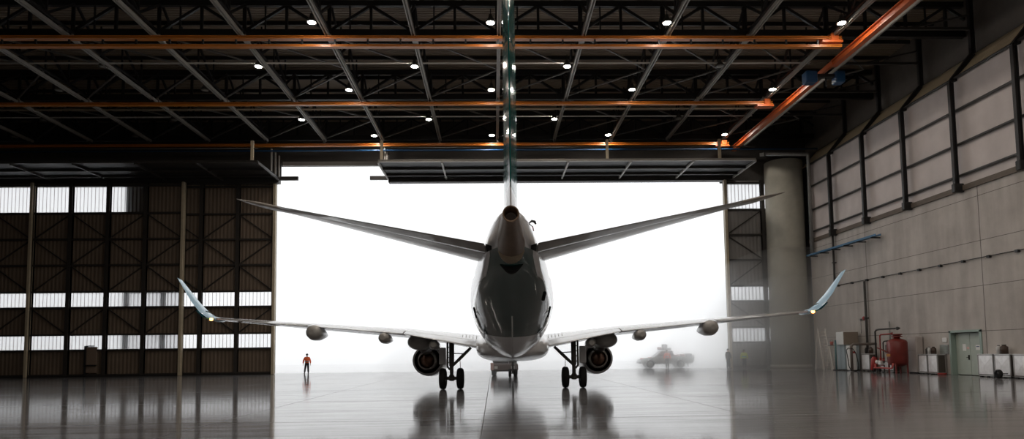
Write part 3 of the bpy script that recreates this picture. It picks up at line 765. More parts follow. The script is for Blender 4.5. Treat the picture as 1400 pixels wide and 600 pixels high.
M_chrome = mat('polished_nozzle', (206, 202, 196), .3, .7)
M_hot = mat('heated_metal', (150, 112, 92), .4, .6, noise=.15)
M_gear = mat('gear_grey', (92, 88, 84), .45, .2, noise=.1)
M_teal = mat('winglet_teal', (20, 92, 104), .25, coat=.5)
M_wl = mat('winglet_pale_blue', (150, 190, 216), .25, coat=.5)
ST_Y = [14.7, 14.95, 15.5, 16.25, 16.7, 17.0, 17.6, 18.0, 19.0, 20.5, 22.0, 23.5, 25.0, 27.0, 44.0, 46.0, 48.0, 49.5, 50.2, 50.4]
ST_W = [.235, .30, .41, .53, .60, .65, .765, .83, 1.0, 1.21, 1.38, 1.475, 1.505, 1.505, 1.505, 1.43, 1.13, .68, .3, .04]
ST_C = [4.84, 4.84, 4.82, 4.75, 4.66, 4.56, 4.32, 4.15, 3.96, 3.80, 3.66, 3.54, 3.43, 3.4, 3.4, 3.3, 3.05, 2.8, 2.7, 2.68]
ST_T = [4.97, 4.98, 5.00, 5.02, 5.03, 5.04, 5.05, 5.05, 5.06, 5.03, 4.98, 4.94, 4.9, 4.9, 4.9, 4.75, 4.2, 3.5, 3.0, 2.72]
ST_B = [4.62, 4.55, 4.40, 4.24, 4.12, 3.99, 3.85, 3.74, 3.42, 2.93, 2.40, 1.98, 1.68, 1.55, 1.55, 1.62, 1.82, 2.15, 2.45, 2.64]
def fus(y): return [smooth_ipol(ST_Y, t, y) for t in (ST_W, ST_C, ST_T, ST_B)]
def low_exp(y): return ipol([(14.7, 1.8), (15.5, 1.5), (16.5, 1.6), (17.0, 2.0), (17.6, 3.2), (18.2, 4.0), (19.2, 3.8), (20.3, 2.9), (21.5, 2.15), (24.0, 1.8)], y)
def fus_ring(y, n=64):
    w, c, t, b = fus(y); r = []
    for k in range(n):
        a = 2 * PI * k / n; ca, sa = math.cos(a), math.sin(a)
        if sa >= 0:
            e = 2 / ipol([(15, 2.2), (17, 2.7), (20, 2.5), (24, 2.0)], y)
            r.append(L(w * math.copysign(abs(ca) ** e, ca), y, c + (t - c) * abs(sa) ** e))
        else:
            e = 2 / low_exp(y)
            r.append(L(w * math.copysign(abs(ca) ** e, ca), y, c - (c - b) * abs(sa) ** e))
    return r
ys = [14.7, 14.85] + [15.0 + .125 * i for i in range(98)] + [27.5 + 1.5 * i for i in range(11)] + [44.0 + .4 * i for i in range(1, 16)] + [50.2, 50.35]
fu = MB().rings([fus_ring(y) for y in ys]).build('fuselage', M_paint, AC)
# tail cone with the exhaust of the auxiliary engine
def oval(y, w, zc, hh, n=40): return [L(w * math.cos(2 * PI * k / n), y, zc + hh * math.sin(2 * PI * k / n)) for k in range(n)]
CN = [(14.2, .185, 4.785, .185), (14.6, .222, 4.745, .215), (15.0, .262, 4.70, .25), (15.5, .31, 4.65, .285), (16.0, .355, 4.60, .32), (16.5, .40, 4.54, .36)]
tc_ = MB().rings([oval(*q) for q in CN], caps=False)
tc_.rings([oval(14.2, .185, 4.785, .185), oval(14.19, .165, 4.785, .165), oval(14.22, .145, 4.785, .145), oval(15.0, .13, 4.78, .13)], caps=False)
tcone = tc_.build('tail_cone', M_cone, AC, 'brown metal tail cone')
MB().rings([oval(14.95, .131, 4.78, .131), oval(15.0, .131, 4.78, .131)]).build('exhaust_opening', M_hole, tcone)
MB().rings([oval(16.5, .407, 4.54, .367), oval(17.05, .455, 4.43, .45), oval(17.12, .42, 4.43, .41)]).build('cone_band', M_band, tcone, 'paler bronze ring')
MB().rings([oval(17.0, .36, 4.22, .32), oval(17.9, .34, 4.15, .32)]).build('tail_recess', M_hole, AC)  # solid black piece standing in for the shaded recess under the cone
pl_ = [(.42, 17.35, 4.35), (.42, 17.6, 4.1)]
MB().tube([L(-.5, 17.2, 4.10), L(-.47, 17.7, 4.05), L(-.33, 18.1, 3.82), L(-.12, 18.35, 3.66), L(.12, 18.35, 3.66), L(.33, 18.1, 3.82), L(.47, 17.7, 4.05), L(.5, 17.2, 4.25)], .012, 6).build('panel_seam', M_black, AC)
# slot vents on the tail sides
def on_body(a_deg, y, off=.0):
    w, c, t, b = fus(y); a = math.radians(a_deg); e = 2 / low_exp(y)
    if a >= 0: return L(w * math.cos(a), y, c + (t - c) * math.sin(a))
    return L(w * math.copysign(abs(math.cos(a)) ** e, math.cos(a)), y, c - (c - b) * abs(math.sin(a)) ** e)
MB().tube([on_body(-31, 19.3), on_body(-41, 19.7)], .06, 8).build('slot_vent', M_hole, AC)
for s in (1, -1):
    p = on_body(-22, 21.6); q = on_body(-31, 22.2)
    MB().tube([(p.x * s, p.y, p.z), (q.x * s, q.y, q.z)], .035, 8).build('slot_vent', M_hole, AC)
# keel blade under the tail
kb = [(20.6, .02), (21.0, .1), (23, .13), (25, .14), (26.6, .16), (27.0, .03)]
bl = MB()
bl.rings([[L(-.02, y, fus(y)[3] + .05), L(.02, y, fus(y)[3] + .05), L(.02, y, fus(y)[3] - h), L(-.02, y, fus(y)[3] - h)] for y, h in kb], False)
bl.build('keel_blade', M_nac, AC)
# little tail beacon on a bracket
bc = MB().tube([L(.40, 15.7, 4.72), L(.43, 15.7, 4.86), L(.50, 15.7, 4.92), L(.57, 15.7, 4.90), L(.60, 15.7, 4.84)], [.012, .014, .03, .035, .02], 8).tube([L(.44, 15.7, 4.85), L(.52, 15.7, 4.78)], .012, 6).build('beacon_bracket', M_black, AC)
MB().tube([L(.52, 15.7, 4.79), L(.545, 15.7, 4.67)], .014, 6).build('beacon_tassel', M_redpipe, bc, 'small red tassel')
# wing-body fairing
def fair(y, w, zb, zt, n=48):
    r = []
    for k in range(n):
        a = 2 * PI * k / n; ca, sa = math.cos(a), math.sin(a); e = 2 / 3.2
        zc = 2.0
        r.append(L(w * math.copysign(abs(ca) ** e, ca), y, zc + (zt - zc) * abs(sa) ** e if sa >= 0 else zc - (zc - zb) * abs(sa) ** (2 / 2.6)))
    return r
MB().rings([fair(26.3, .5, 1.66, 2.1), fair(27.2, 1.05, 1.55, 2.3), fair(28.4, 1.45, 1.44, 2.55), fair(29.8, 1.64, 1.36, 2.7), fair(32, 1.72, 1.33, 2.8), fair(36, 1.72, 1.33, 2.8), fair(38, 1.6, 1.38, 2.5), fair(39.6, 1.2, 1.52, 2.2), fair(40.2, .6, 1.62, 2.05)]).build('belly_fairing', M_nac, AC)

def foil(le, te, tr, up, a=0.0, b=1.0, n=16, camber=.015):
    le, te, up = Vector(le), Vector(te), Vector(up); c = te - le; ch = c.length
    def yt(x): return 5 * tr * (.2969 * math.sqrt(max(x, 0)) - .126 * x - .3516 * x * x + .2843 * x**3 - .1030 * x**4)
    def pt(x, s): return le + c * x + up * ch * (s * yt(x) + camber * 4 * x * (1 - x))
    xs = [a + (b - a) * (1 - math.cos(PI * i / n)) / 2 for i in range(n + 1)] if a < .05 else [a + (b - a) * i / 6 for i in range(7)]
    return [pt(x, 1) for x in xs] + [pt(x, -1) for x in reversed(xs)][(1 if a < .05 and False else 0):]
def span(tab, q):
    xs = [t[0] for t in tab]
    return [ipol([(t[0], t[i]) for t in tab], q) for i in range(1, len(tab[0]))]
WT = [(.6, 37.1, 30.8, 2.28, 1.9, .125), (1.65, 36.7, 30.75, 2.34, 2.02, .122), (5.1, 35.0, 30.7, 2.74, 2.68, .11), (9.0, 32.85, 29.85, 3.05, 3.03, .10), (13.2, 30.5, 28.95, 3.41, 3.40, .09)]
def wing_sec(q, s, a, b, dz=0):
    ly, ty, lz, tz, t = span(WT, q)
    return foil(L(q * s, ly, lz), L(q * s, ty, tz), t, (0, 0, 1), a, b)
HT = [(.45, 20.0, 16.35, 4.50, 4.42, .10), (.62, 19.7, 16.2, 4.50, 4.46, .10), (5.3, 16.0, 14.75, 5.25, 5.14, .085), (5.75, 15.75, 14.5, 5.30, 5.22, .08), (6.0, 15.2, 14.45, 5.29, 5.25, .06), (6.12, 14.75, 14.42, 5.28, 5.26, .05)]
def ht_sec(q, s, a, b):
    ly, ty, lz, tz, t = span(HT, q)
    return foil(L(q * s, ly, lz), L(q * s, ty, tz), t, (0, 0, 1), a, b, camber=0)
M_stab = mat('stabilizer_grey_paint', (150, 144, 136), .3, coat=.35, noise=.08, nscale=1.5)
for s in (-1, 1):
    wing = MB().rings([wing_sec(q, s, 0, .76) for q in (.6, 1.65, 3.3, 5.1, 7, 9, 11, 13.2)]).build('wing', M_wingtop, AC)
    for nm, q0, q1 in (('flap', 1.7, 5.08), ('flap', 5.14, 9.3), ('aileron', 9.36, 13.0)):
        MB().rings([wing_sec(q, s, .768, 1.0) for q in ([q0] + [q for q in (3.3, 7, 9, 11) if q0 < q < q1] + [q1])]).build(nm, M_wingtop, wing)
    # thin dark strips on the wing root
    for i in range(5):
        q = 1.85 + i * .17; pts = []
        for f in (.42, .55, .68):
            sec = wing_sec(q, s, 0, 1); ly, ty, lz, tz, t = span(WT, q)
            yt = 5 * t * (.2969 * math.sqrt(f) - .126 * f - .3516 * f * f + .2843 * f**3 - .103 * f**4); ch = ly - ty
            pts.append(L((q - (f - .42) * .3) * s, ly - ch * f, lz + (tz - lz) * f + ch * (yt + .06 * f * (1 - f)) + .004))
        MB().tube(pts, .012, 6).build('root_strip', M_gear, wing)
    # winglet
    WL = [(13.15, 3.40, 30.5, 28.95, (0, 1), .09), (13.42, 3.47, 30.3, 28.9, (-.35, .94), .09), (13.68, 3.70, 30.05, 28.8, (-.75, .66), .085), (13.95, 4.15, 29.65, 28.6, (-.89, .45), .08), (14.36, 5.08, 28.85, 28.25, (-.92, .38), .08), (14.42, 5.16, 28.6, 28.3, (-.92, .38), .06)]
    w_ = MB().rings([foil(L(x * s * 1.008, ly, z), L(x * s, ty, z + .0), t * 1.35, (u[0] * s, 0, u[1]), camber=0) for x, z, ly, ty, u, t in WL]).build('winglet', M_wl, AC, 'pale blue upswept winglet')
    MB().rings([foil(L(x * s, ly + .02, z - .035), L(x * s, ty - .02, z - .035), t * 1.2, (u[0] * s, 0, u[1]), camber=0) for x, z, ly, ty, u, t in [(13.3, 3.41, 30.4, 28.95, (-.2, .98), .09), (13.55, 3.52, 30.15, 28.85, (-.55, .83), .09), (13.78, 3.80, 29.9, 28.7, (-.8, .6), .085)]]).build('winglet_root', M_teal, w_, 'teal underside of winglet root')
    MB().ball(L(13.2 * s, 28.9, 3.37), .07, .1, .06, 12, 8).build('navigation_light', mat('amber_light', (255, 190, 120), .3, emit=((255, 150, 70), 14)), w_, 'small lit amber light')
    # flap track fairings
    for q, rw, yy, ln in ((9.0, .36, 29.55, 2.6), (5.95, .26, 30.2, 2.6), (3.72, .24, 30.9, 2.4)):
        ly, ty, lz, tz, t = span(WT, q)
        MB().lathe(L(q * s, yy, tz - .24), (0, 1, -.04), [(0, .1), (.06, rw * .62), (.2, rw * .86), (.5, rw), (1.2, rw * .9), (ln * .8, rw * .45), (ln, .03)], 20, sx=1.0).build('flap_fairing', M_under, AC)
    # horizontal stabilizer and elevator
    st = MB().rings([ht_sec(q, s, 0, .70) for q in (.45, .62, 2, 3.6, 5.3, 5.75, 6.0, 6.12)]).build('stabilizer', M_stab, AC)
    MB().rings([ht_sec(q, s, .708, 1.0) for q in (.68, 2, 3.6, 5.3)]).build('elevator', M_stab, st)
    MB().rings([ht_sec(q, s, .72, .98) for q in (.5, .64)]).build('hinge_gap', M_hole, st)  # black filler painting in the shaded gap at the elevator root
    # engine
    ex_, ez, e0 = 4.53 * s, 1.39, 35.2
    eng = MB().lathe(L(ex_, e0, ez), (0, 1, 0), [(0.0, .70), (0, .795), (.5, .845), (1.5, .895), (2.6, .9), (3.4, .85), (3.9, .76), (4.02, .70), (3.95, .64), (3.4, .62)], 40, caps=False)
    eng = eng.build('engine', M_nac, AC)
    MB().lathe(L(ex_, e0, ez), (0, 1, 0), [(0.005, .79), (.0, .71), (.5, .74), (1.2, .76)], 40, caps=False).build('bypass_duct', M_hole, eng)
    MB().lathe(L(ex_, e0 + 1.2, ez), (0, 1, 0), [(0, .77), (.02, .77)], 32).build('duct_wall', M_hole, eng)
    MB().lathe(L(ex_, e0, ez), (0, 1, 0), [(1.1, .60), (.5, .60), (.1, .55), (-.35, .44), (-.36, .41), (.1, .42)], 36, caps=False).build('core_cowl', M_chrome, eng, 'polished core cowl')
    MB().lathe(L(ex_, e0, ez), (0, 1, 0), [(.2, .40), (-.1, .37), (-.4, .28), (-.75, .13), (-.85, .03)], 32).build('exhaust_plug', M_hot, eng, 'brown heat-tinted exhaust plug')
    MB().lathe(L(ex_, e0 + 3.2, ez), (0, 1, 0), [(0, .61), (.02, .61), (.4, .2), (.6, .03)], 32).build('fan', M_black, eng)
    # pylon and its aft fairing
    def pyl(y, w, z0, z1): return [L(ex_ + w * c_, y, z) for c_, z in ((-1, z0), (1, z0), (1, z1), (.5, z1 + .04), (-.5, z1 + .04), (-1, z1))]
    MB().rings([pyl(33.3, .06, 2.1, 2.3), pyl(34.2, .14, 1.85, 2.45), pyl(35.2, .17, 1.7, 2.62), pyl(36.5, .17, 1.9, 2.7), pyl(38.2, .1, 2.1, 2.4)], False).build('pylon', M_under, AC)
    MB().lathe(L(ex_ - .02 * s, 31.6, 2.33), (0, 1, -.02), [(0, .1), (.1, .3), (.5, .4), (1.5, .38), (2.6, .2), (3.0, .05)], 20, sx=1.5).build('pylon_fairing', M_under, AC)
    MB().lathe(L(ex_ - .0 * s, 33.3, 1.98), (0, 1, 0), [(0, .08), (.2, .2), (.9, .28), (1.8, .3)], 16).build('pylon_heel', M_gear, AC)
    # main landing gear
    gx = 3.0 * s
    leg = MB().tube([L(gx, 32.55, 2.45), L(gx, 32.5, 1.15), L(gx, 32.5, 1.1), L(gx, 32.5, .5)], [.13, .125, .095, .09], 14).build('main_gear', M_gear, AC)
    MB().tube([L(gx - .52, 32.5, .53), L(gx + .52, 32.5, .53)], .085, 12).build('axle', M_gear, leg)
    MB().lathe(L(gx, 32.5, .40), (0, 0, 1), [(0, .1), (.05, .15), (.22, .15), (.3, .1)], 14).build('axle_block', M_gear, leg)
    for o in (-.425, .425):
        w = MB().lathe(L(gx + o - .17, 32.5, .515), (1, 0, 0), [(.02, .27), (0, .36), (.02, .45), (.07, .505), (.17, .52), (.27, .505), (.32, .45), (.34, .36), (.32, .27)], 36, caps=False)
        w = w.build('wheel', M_rubber, leg)
        MB().lathe(L(gx + o - .14, 32.5, .515), (1, 0, 0), [(0, .08), (.02, .27), (.26, .27), (.28, .08)], 24).build('hub', M_gear, w)
    MB().tube([L(gx - .05 * s, 32.5, 1.15), L(gx - .5 * s, 32.52, 1.58), L(gx - .95 * s, 32.55, 2.02)], [.07, .085, .07], 10).build('side_brace', M_gear, leg)
    MB().tube([L(gx - .1 * s, 32.5, 1.75), L(gx - .7 * s, 32.52, 1.72)], .025, 8).build('lock_link', M_gear, leg)
    MB().tube([L(gx - .42 * s, 32.4, 1.55), L(gx - .44 * s, 32.4, .95)], .014, 6).build('brake_hose', mat('rust_hose', (110, 52, 44), .6), leg)
    MB().bar(L(gx, 32.35, 1.05), L(gx, 32.15, .8), .1, .04).bar(L(gx, 32.15, .8), L(gx, 32.38, .56), .1, .04).build('torque_link', M_gear, leg)
    MB().tube([L(gx + .2 * s, 32.5, 2.3), L(gx + .2 * s, 32.5, 1.1), L(gx + .08 * s, 32.5, .95)], .05, 8).build('retract_rod', M_gear, leg)
    for zz in (1.3, 1.55, 1.8, 2.05): MB().bar(L(gx, 32.5, zz), L(gx + .22 * s, 32.5, zz), .08, .05).build('rod_clamp', M_gear, leg)
    MB().obox(L(gx + .46 * s, 32.7, 1.62), (1, 0, 0), (0, 1, 0), (0, 0, 1), .17, .04, .42, .03).build('gear_door', M_nac, leg, 'pale gear door')
# fin and rudder
FT = [(4.7, 22.2, 16.9, .090), (5.3, 21.0, 16.7, .100), (6.2, 20.0, 16.35, .108), (8.0, 18.6, 15.5, .118), (10.4, 16.75, 14.3, .125), (10.57, 16.3, 14.4, .09)]
def fin_sec(z, a, b):
    ly, ty, t = span(FT, z)
    return foil(L(0, ly, z), L(0, ty, z), t, (1, 0, 0), a, b, camber=0)
fin = MB().rings([fin_sec(z, 0, .70) for z in (4.7, 5.3, 6.2, 7, 8, 9, 10.4, 10.57)]).build('fin', M_fin, AC)
MB().rings([fin_sec(z, .705, 1.0) for z in (5.15, 6.2, 7, 8, 9, 10.35)]).build('rudder', M_fin, fin)
# nose gear
ng = MB().tube([L(0, 46.6, 1.75), L(0, 46.5, .35)], .07, 10).build('nose_gear', M_gear, AC)
MB().tube([L(-.3, 46.5, .3), L(.3, 46.5, .3)], .05, 8).build('axle', M_gear, ng)
for o in (-.2, .2):
    w = MB().lathe(L(o - .1, 46.5, .30), (1, 0, 0), [(.01, .15), (0, .24), (.04, .295), (.1, .305), (.16, .295), (.2, .24), (.19, .15)], 28, caps=False).build('wheel', M_rubber, ng)
    MB().lathe(L(o - .08, 46.5, .30), (1, 0, 0), [(0, .04), (.01, .15), (.15, .15), (.16, .04)], 18).build('hub', M_gear, w)
for s in (-1, 1): MB().obox(L(.28 * s, 46.9, 1.25), (1, 0, 0), (0, 1, 0), (0, 0, 1), .02, .6, .28).build('nose_gear_door', M_nac, AC)

# ------------------------------------------------------------------ vehicles in the fog
M_tug = mat('tug_brown_paint', (104, 98, 96), .5, noise=.1); M_glass = mat('dark_glass', (30, 36, 40), .08)
def wheel(parent, c, r, w, axis=(1, 0, 0)):
    a = Vector(axis); c = Vector(c)
    t = MB().lathe(c - a * w / 2, a, [(w * .05, r * .6), (0, r * .75), (w * .1, r * .94), (w * .3, r), (w * .7, r), (w * .9, r * .94), (w, r * .75), (w * .95, r * .6)], 28, caps=False).build('wheel', M_rubber, parent)
    MB().lathe(c - a * w * .42, a, [(0, r * .15), (w * .06, r * .62), (w * .78, r * .62), (w * .84, r * .15)], 20).build('hub', M_galv, t)
tg = tag(empty('tow_tractor', air(-.62, 49.2, 0), -PSI), 'low brown tow tractor at the nose wheels under the aircraft', 'tow tractor')
MB().box(-1.0, 1.0, 0, 4.6, .34, .95, .08).build('chassis', M_tug, tg)
MB().box(-1.02, 1.02, -.12, 0, .42, .86, .04).build('bumper', mat('bumper_grey', (120, 106, 102), .5), tg)
MB().box(-1.03, -.8, -.15, -.12, .45, 1.0, .01).build('marker_board', mat('pale_pink_board', (214, 178, 170), .5), tg, 'pale pink marker board')
MB().box(-.95, .95, 2.6, 4.5, .95, 1.2, .06).build('hood', M_tug, tg)
MB().box(-.9, .9, 1.0, 2.5, .95, 1.42, .1).build('cab', M_tug, tg)
MB().box(-.8, .8, .985, 1.0, 1.08, 1.36).build('windscreen', M_glass, tg)
for x in (-.82, .82):
    for y in (.7, 3.7): wheel(tg, (x, y, .36), .36, .32)
MB().tube([(.62, -.1, .45), (.62, -2.3, .33)], .05, 8).build('tow_bar', M_rail, tg)
MB().box(-.75, -.5, -.13, -.1, .55, .75).build('lamp', M_white, tg); MB().box(.5, .75, -.13, -.1, .55, .75).build('lamp', M_white, tg)

tk2 = tag(empty('pickup_truck', (17.3, 66.6, 0)), 'grey pickup truck with roof equipment parked in the fog outside', 'truck')
M_tb = mat('pickup_grey_paint', (158, 164, 162), .4, noise=.05); M_tm = mat('pickup_maroon', (168, 112, 112), .5)
def extr(outline, y0, y1):
    m = MB(); n = len(outline)
    return m.rings([[(x, y0, z) for x, z in outline], [(x, y1, z) for x, z in outline]], False)
def arc(cx, r, a0, a1, n=9): return [(cx + r * math.cos(math.radians(a0 + (a1 - a0) * i / (n - 1))), .40 + r * math.sin(math.radians(a0 + (a1 - a0) * i / (n - 1)))) for i in range(n)]
body = [(-2.68, .45)] + arc(-1.7, .5, 180, 0) + arc(1.35, .5, 180, 0) + [(2.65, .5), (2.7, 1.12), (.75, 1.14), (-.95, 1.12), (-2.2, 1.0), (-2.62, .88)]
MB_ = extr(body, -.9, .9).build('body', M_tb, tk2)
cab = [(-1.25, 1.1), (-.55, 1.7), (.55, 1.74), (.8, 1.12)]
extr(cab, -.8, .8).build('cab', M_tb, tk2)
for y0, y1 in ((-.825, -.805), (.805, .825)):
    extr([(-1.0, 1.16), (-.5, 1.62), (-.08, 1.64), (-.08, 1.16)], y0, y1).build('side_window', M_glass, tk2)
    extr([(.0, 1.16), (0, 1.64), (.48, 1.66), (.66, 1.18)], y0, y1).build('side_window', M_glass, tk2)
MB().add([(-1.2, -.7, 1.17), (-1.2, .7, 1.17), (-.62, .66, 1.66), (-.62, -.66, 1.66)], [(0, 1, 2, 3)]).build('windscreen', M_glass, tk2)
for x in (-1.7, 1.35):
    for y in (-.8, .8): wheel(tk2, (x, y, .40), .40, .24, (0, 1, 0))
MB().box(-.6, .5, -.7, .7, 1.78, 1.86, .02).build('roof_rack', M_black, tk2)
MB().box(-.75, -.35, -.3, .3, 1.86, 2.1, .04).build('beacon_bar', M_tm, tk2)
MB().box(-.25, .2, -.35, .35, 1.86, 2.38, .06).build('floodlight_box', M_dark, tk2)
MB().box(.25, .6, -.3, .3, 1.84, 2.0, .03).build('roof_case', M_dark, tk2)
for i, (x0, x1, z) in enumerate(((.85, 1.3, 1.32), (1.4, 1.85, 1.36), (1.95, 2.55, 1.42))): MB().box(x0, x1, -.75, .75, 1.0, z, .08).build('cargo_case', M_tm if i < 2 else M_dark, tk2)
MB().box(2.62, 2.8, -.8, .8, .65, 1.3, .05).build('tailgate', M_tb, tk2); MB().box(-2.78, -2.6, -.85, .85, .45, .68, .04).build('bumper', M_black, tk2)
MB().box(-2.66, -2.3, -.86, -.5, .86, 1.02, .04).box(-1.9, -1.5, -.86, -.5, 1.04, 1.1, .02).build('fender_marking', mat('pale_red_marking', (210, 120, 116), .5), tk2)
MB().bar((2.1, -.75, .45), (2.1, -.75, .12), .06, .2).build('mud_flap', M_black, tk2)

# ------------------------------------------------------------------ people
M_skin = mat('skin', (176, 128, 104), .55)
def skin_obj(name, V, E, m, parent, sub=1):
    """V: name -> (x, y, z, radius); E: pairs of names; the first vertex is the root"""
    keys = list(V); me = bpy.data.meshes.new(name)
    me.from_pydata([V[k][:3] for k in keys], [(keys.index(a), keys.index(b)) for a, b in E], [])
    o = bpy.data.objects.new(name, me); C.objects.link(o); me.materials.append(m); o.parent = parent
    md = o.modifiers.new('Skin', 'SKIN'); md.use_smooth_shade = True
    for i, k in enumerate(keys):
        r = V[k][3]; sv = me.skin_vertices[0].data[i]
        sv.radius = r if isinstance(r, tuple) else (r, r); sv.use_root = (i == 0)
    s = o.modifiers.new('Subdivision', 'SUBSURF'); s.levels = sub; s.render_levels = sub
    return o
def person(loc, rz, label, jacket, trousers, hat, sc=1.0, legs=((-.12, .03), (.13, -.03)), arms=((-.29, -.02), (.29, -.02)), band=None, lean=0.0):
    r = tag(empty('person', loc, rz), label, 'person'); r.scale = (sc, sc, sc)
    V = {'pelvis': (0, 0, .95, (.15, .10)), 'waist': (0, -lean * .3, 1.12, (.135, .095)), 'chest': (0, -lean * .7, 1.34, (.165, .11)), 'neck0': (0, -lean, 1.49, (.07, .065)), 'neck': (0, -lean - .005, 1.55, .052),
         'jaw': (0, -lean - .02, 1.61, (.062, .07)), 'head': (0, -lean - .015, 1.68, (.078, .092)), 'crown': (0, -lean - .005, 1.755, (.055, .07)), 'nose': (0, -lean - .115, 1.655, .014)}
    E_ = [('pelvis', 'waist'), ('waist', 'chest'), ('chest', 'neck0'), ('neck0', 'neck'), ('neck', 'jaw'), ('jaw', 'head'), ('head', 'crown'), ('head', 'nose')]
    J = {'jr': (0, 0, .90, (.20, .15)), 'jw': (0, -lean * .3, 1.12, (.20, .15)), 'jc': (0, -lean * .7, 1.36, (.22, .15)), 'jn': (0, -lean, 1.5, (.08, .075))}
    JE = [('jr', 'jw'), ('jw', 'jc'), ('jc', 'jn')]
    T = {'tp': (0, 0, .97, (.15, .105))}; TE = []
    for s, nm, (lx, ly), (hx, hy) in ((-1, 'r', legs[0], arms[0]), (1, 'l', legs[1], arms[1])):
        hip, knee, ank = (s * .09, 0, .90), (s * .09 * .5 + lx * .5, ly * .5 - .03, .5), (lx, ly, .09)
        V.update({'hip' + nm: hip + (.085,), 'knee' + nm: knee + (.058,), 'calf' + nm: ((knee[0] + ank[0]) / 2, (knee[1] + ank[1]) / 2 + .01, .34, .052), 'ank' + nm: ank + (.038,), 'toe' + nm: (lx, ly - .16, .045, .03)})
        E_ += [('pelvis', 'hip' + nm), ('hip' + nm, 'knee' + nm), ('knee' + nm, 'calf' + nm), ('calf' + nm, 'ank' + nm), ('ank' + nm, 'toe' + nm)]
        T.update({'a' + nm: hip + (.118,), 'b' + nm: knee + (.09,), 'c' + nm: (lx, ly, .12, .078)}); TE += [('tp', 'a' + nm), ('a' + nm, 'b' + nm), ('b' + nm, 'c' + nm)]
        sh, el, wr = (s * .185, -lean * .9, 1.44), ((s * .27 + hx) * .5, hy * .4 - lean * .5, 1.17), (hx, hy - lean * .4, .92)
        V.update({'sh' + nm: sh + (.055,), 'el' + nm: el + (.042,), 'wr' + nm: wr + (.028,), 'palm' + nm: (hx, wr[1] - .01, .84, (.038, .018))})
        E_ += [('chest', 'sh' + nm), ('sh' + nm, 'el' + nm), ('el' + nm, 'wr' + nm), ('wr' + nm, 'palm' + nm)]
        for i, (fy, ln) in enumerate(((-.03, .075), (-.01, .085), (.01, .08), (.03, .062))):
            V['f%d%s' % (i, nm)] = (hx, wr[1] - .012 + fy, .80 - ln * .4, .0095); V['g%d%s' % (i, nm)] = (hx - s * .022, wr[1] - .012 + fy, .80 - ln, .008)
            E_ += [('palm' + nm, 'f%d%s' % (i, nm)), ('f%d%s' % (i, nm), 'g%d%s' % (i, nm))]
        V['t0' + nm] = (hx - s * .01, wr[1] - .055, .85, .011); V['t1' + nm] = (hx - s * .02, wr[1] - .065, .81, .009)
        E_ += [('palm' + nm, 't0' + nm), ('t0' + nm, 't1' + nm)]
        J.update({'s' + nm: sh + (.092,), 'e' + nm: el + (.08,), 'w' + nm: (wr[0], wr[1], .93, .062)}); JE += [('jc', 's' + nm), ('s' + nm, 'e' + nm), ('e' + nm, 'w' + nm)]
    skin_obj('body', V, E_, M_skin, r)
    jk = skin_obj('jacket', J, JE, jacket, r); skin_obj('trousers', T, TE, trousers, r)
    if band: MB().lathe((0, -lean * .4, 1.09), (0, 0, 1), [(0, .212), (.0, .222), (.09, .222), (.09, .212)], 24, caps=False, sx=.85).build('reflective_band', band, jk)
    for (lx, ly) in legs: MB().box(lx - .055, lx + .055, ly - .21, ly + .07, 0, .09, .035).box(lx - .05, lx + .05, ly - .05, ly + .06, .06, .2, .03).build('boot', M_black, r)
    hb = MB().lathe((0, -lean - .005, 1.68), (0, 0, 1), [(0, .103), (.06, .103), (.11, .08), (.135, .03)], 20).box(-.06, .06, -lean - .17, -lean - .06, 1.695, 1.71, .005)
    hb.build('cap', hat, r)
    for s in (-1, 1): MB().ball((s * .03, -lean - .1, 1.685), .011, .008, .008, 8, 6).build('eye', M_black, r); MB().ball((s * .082, -lean - .01, 1.655), .012, .022, .034, 8, 6).build('ear', M_skin, r)
    return r
M_hiv = mat('orange_jacket', (255, 116, 62), .7); M_navy = mat('dark_trousers', (52, 54, 62), .8); M_hair = mat('dark_cap', (48, 44, 46), .8)
M_refl = mat('reflective_grey', (170, 160, 158), .4); M_yel = mat('yellow_green_vest', (196, 212, 70), .7); M_lb = mat('light_blue_cloth', (100, 178, 200), .7); M_coat = mat('dark_coat', (58, 58, 64), .8)
person((-17.3, 61.7, 0), math.radians(12), 'person in orange jacket standing in the door opening near the cream post', M_hiv, M_navy, M_hair, 1.03, ((-.2, -.08), (.12, .02)), ((-.33, -.03), (.30, -.05)), M_refl)
person((17.15, 65.2, 0), math.radians(-20), 'person in orange jacket standing against the pickup truck in fog', M_hiv, M_navy, M_hair, 1.0, ((-.09, 0), (.1, -.04)), ((-.26, -.1), (.3, -.06)), M_refl, .06)
person((21.35, 59.9, 0), math.radians(30), 'person in dark clothes standing at the edge of the grey door leaf', M_coat, M_coat, M_hair, 1.02, ((-.11, 0), (.12, -.03)), ((-.31, -.08), (.28, -.12)))
person((22.65, 59.4, 0), math.radians(-10), 'person in yellow-green vest and light blue standing before grey door leaf', M_yel, M_navy, M_hair, .97, ((-.1, 0), (.11, -.02)), ((-.27, -.06), (.28, -.1)), M_lb)

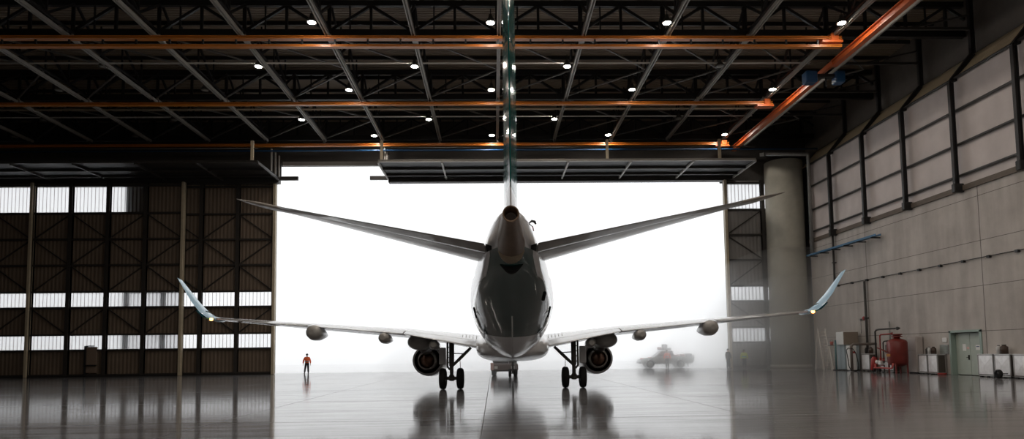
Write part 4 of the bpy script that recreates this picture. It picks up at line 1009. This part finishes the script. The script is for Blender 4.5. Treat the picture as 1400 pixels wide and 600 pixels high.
# ------------------------------------------------------------------ fog
def fogbox(x0, x1, y0, y1, z0, z1, d, label, g=.85):
    o = MB().box(x0, x1, y0, y1, z0, z1).build('fog', fog_material('fog_volume', d, g)); tag(o, label, 'fog', None, 'stuff'); return o
fogbox(-70, 70, 62.9, 67.6, 0.0, 24, .40, 'white fog over the apron outside the hangar door')
for i, (c, r, d) in enumerate((((27, 59, 0), (12, 9, 11), .044), ((27, 59.5, 0), (9, 7, 8.5), .065), ((26, 60, 0), (6.5, 5, 6), .02), ((0, 56, 0), (10, 11, 4), .03))):
    o = MB().ball(c, r[0], r[1], r[2], 32, 20).build('fog', fog_material('fog_wisp', d, .72)); tag(o, ['thin fog drifting in beside the round column', 'thicker fog at the foot of round column', 'dense low fog before the grey door leaf', 'thin fog around the tow tractor'][i], 'fog', None, 'stuff')

# ------------------------------------------------------------------ light and camera
w = bpy.data.worlds.new('overcast'); bpy.context.scene.world = w; w.use_nodes = True
bg = w.node_tree.nodes['Background']; bg.inputs['Color'].default_value = (.97, .985, 1, 1); bg.inputs['Strength'].default_value = 1.5
cam = bpy.data.cameras.new('camera'); co = bpy.data.objects.new('camera', cam); C.objects.link(co)
cam.sensor_width = 36; cam.lens = 36 * 902 / 1400; cam.shift_y = 118 / 1400; cam.clip_end = 500
M3 = Matrix.Rotation(-PSI, 3, 'Z') @ Matrix.Rotation(PI / 2 + math.radians(4.0), 3, 'X') @ Matrix.Rotation(math.radians(-.72), 3, 'Z')
co.matrix_world = Matrix.Translation((0, 0, 1.78)) @ M3.to_4x4()
sc = bpy.context.scene; sc.camera = co
sc.view_settings.view_transform = 'Standard'; sc.view_settings.look = 'None'; sc.view_settings.gamma = 1; sc.view_settings.use_curve_mapping = False
sc.view_settings.exposure = 0
sc.cycles.max_bounces = 24; sc.cycles.diffuse_bounces = 5; sc.cycles.glossy_bounces = 5; sc.cycles.transmission_bounces = 6; sc.cycles.volume_bounces = 16
sc.cycles.use_denoising = True
sc.cycles.sample_clamp_indirect = 8
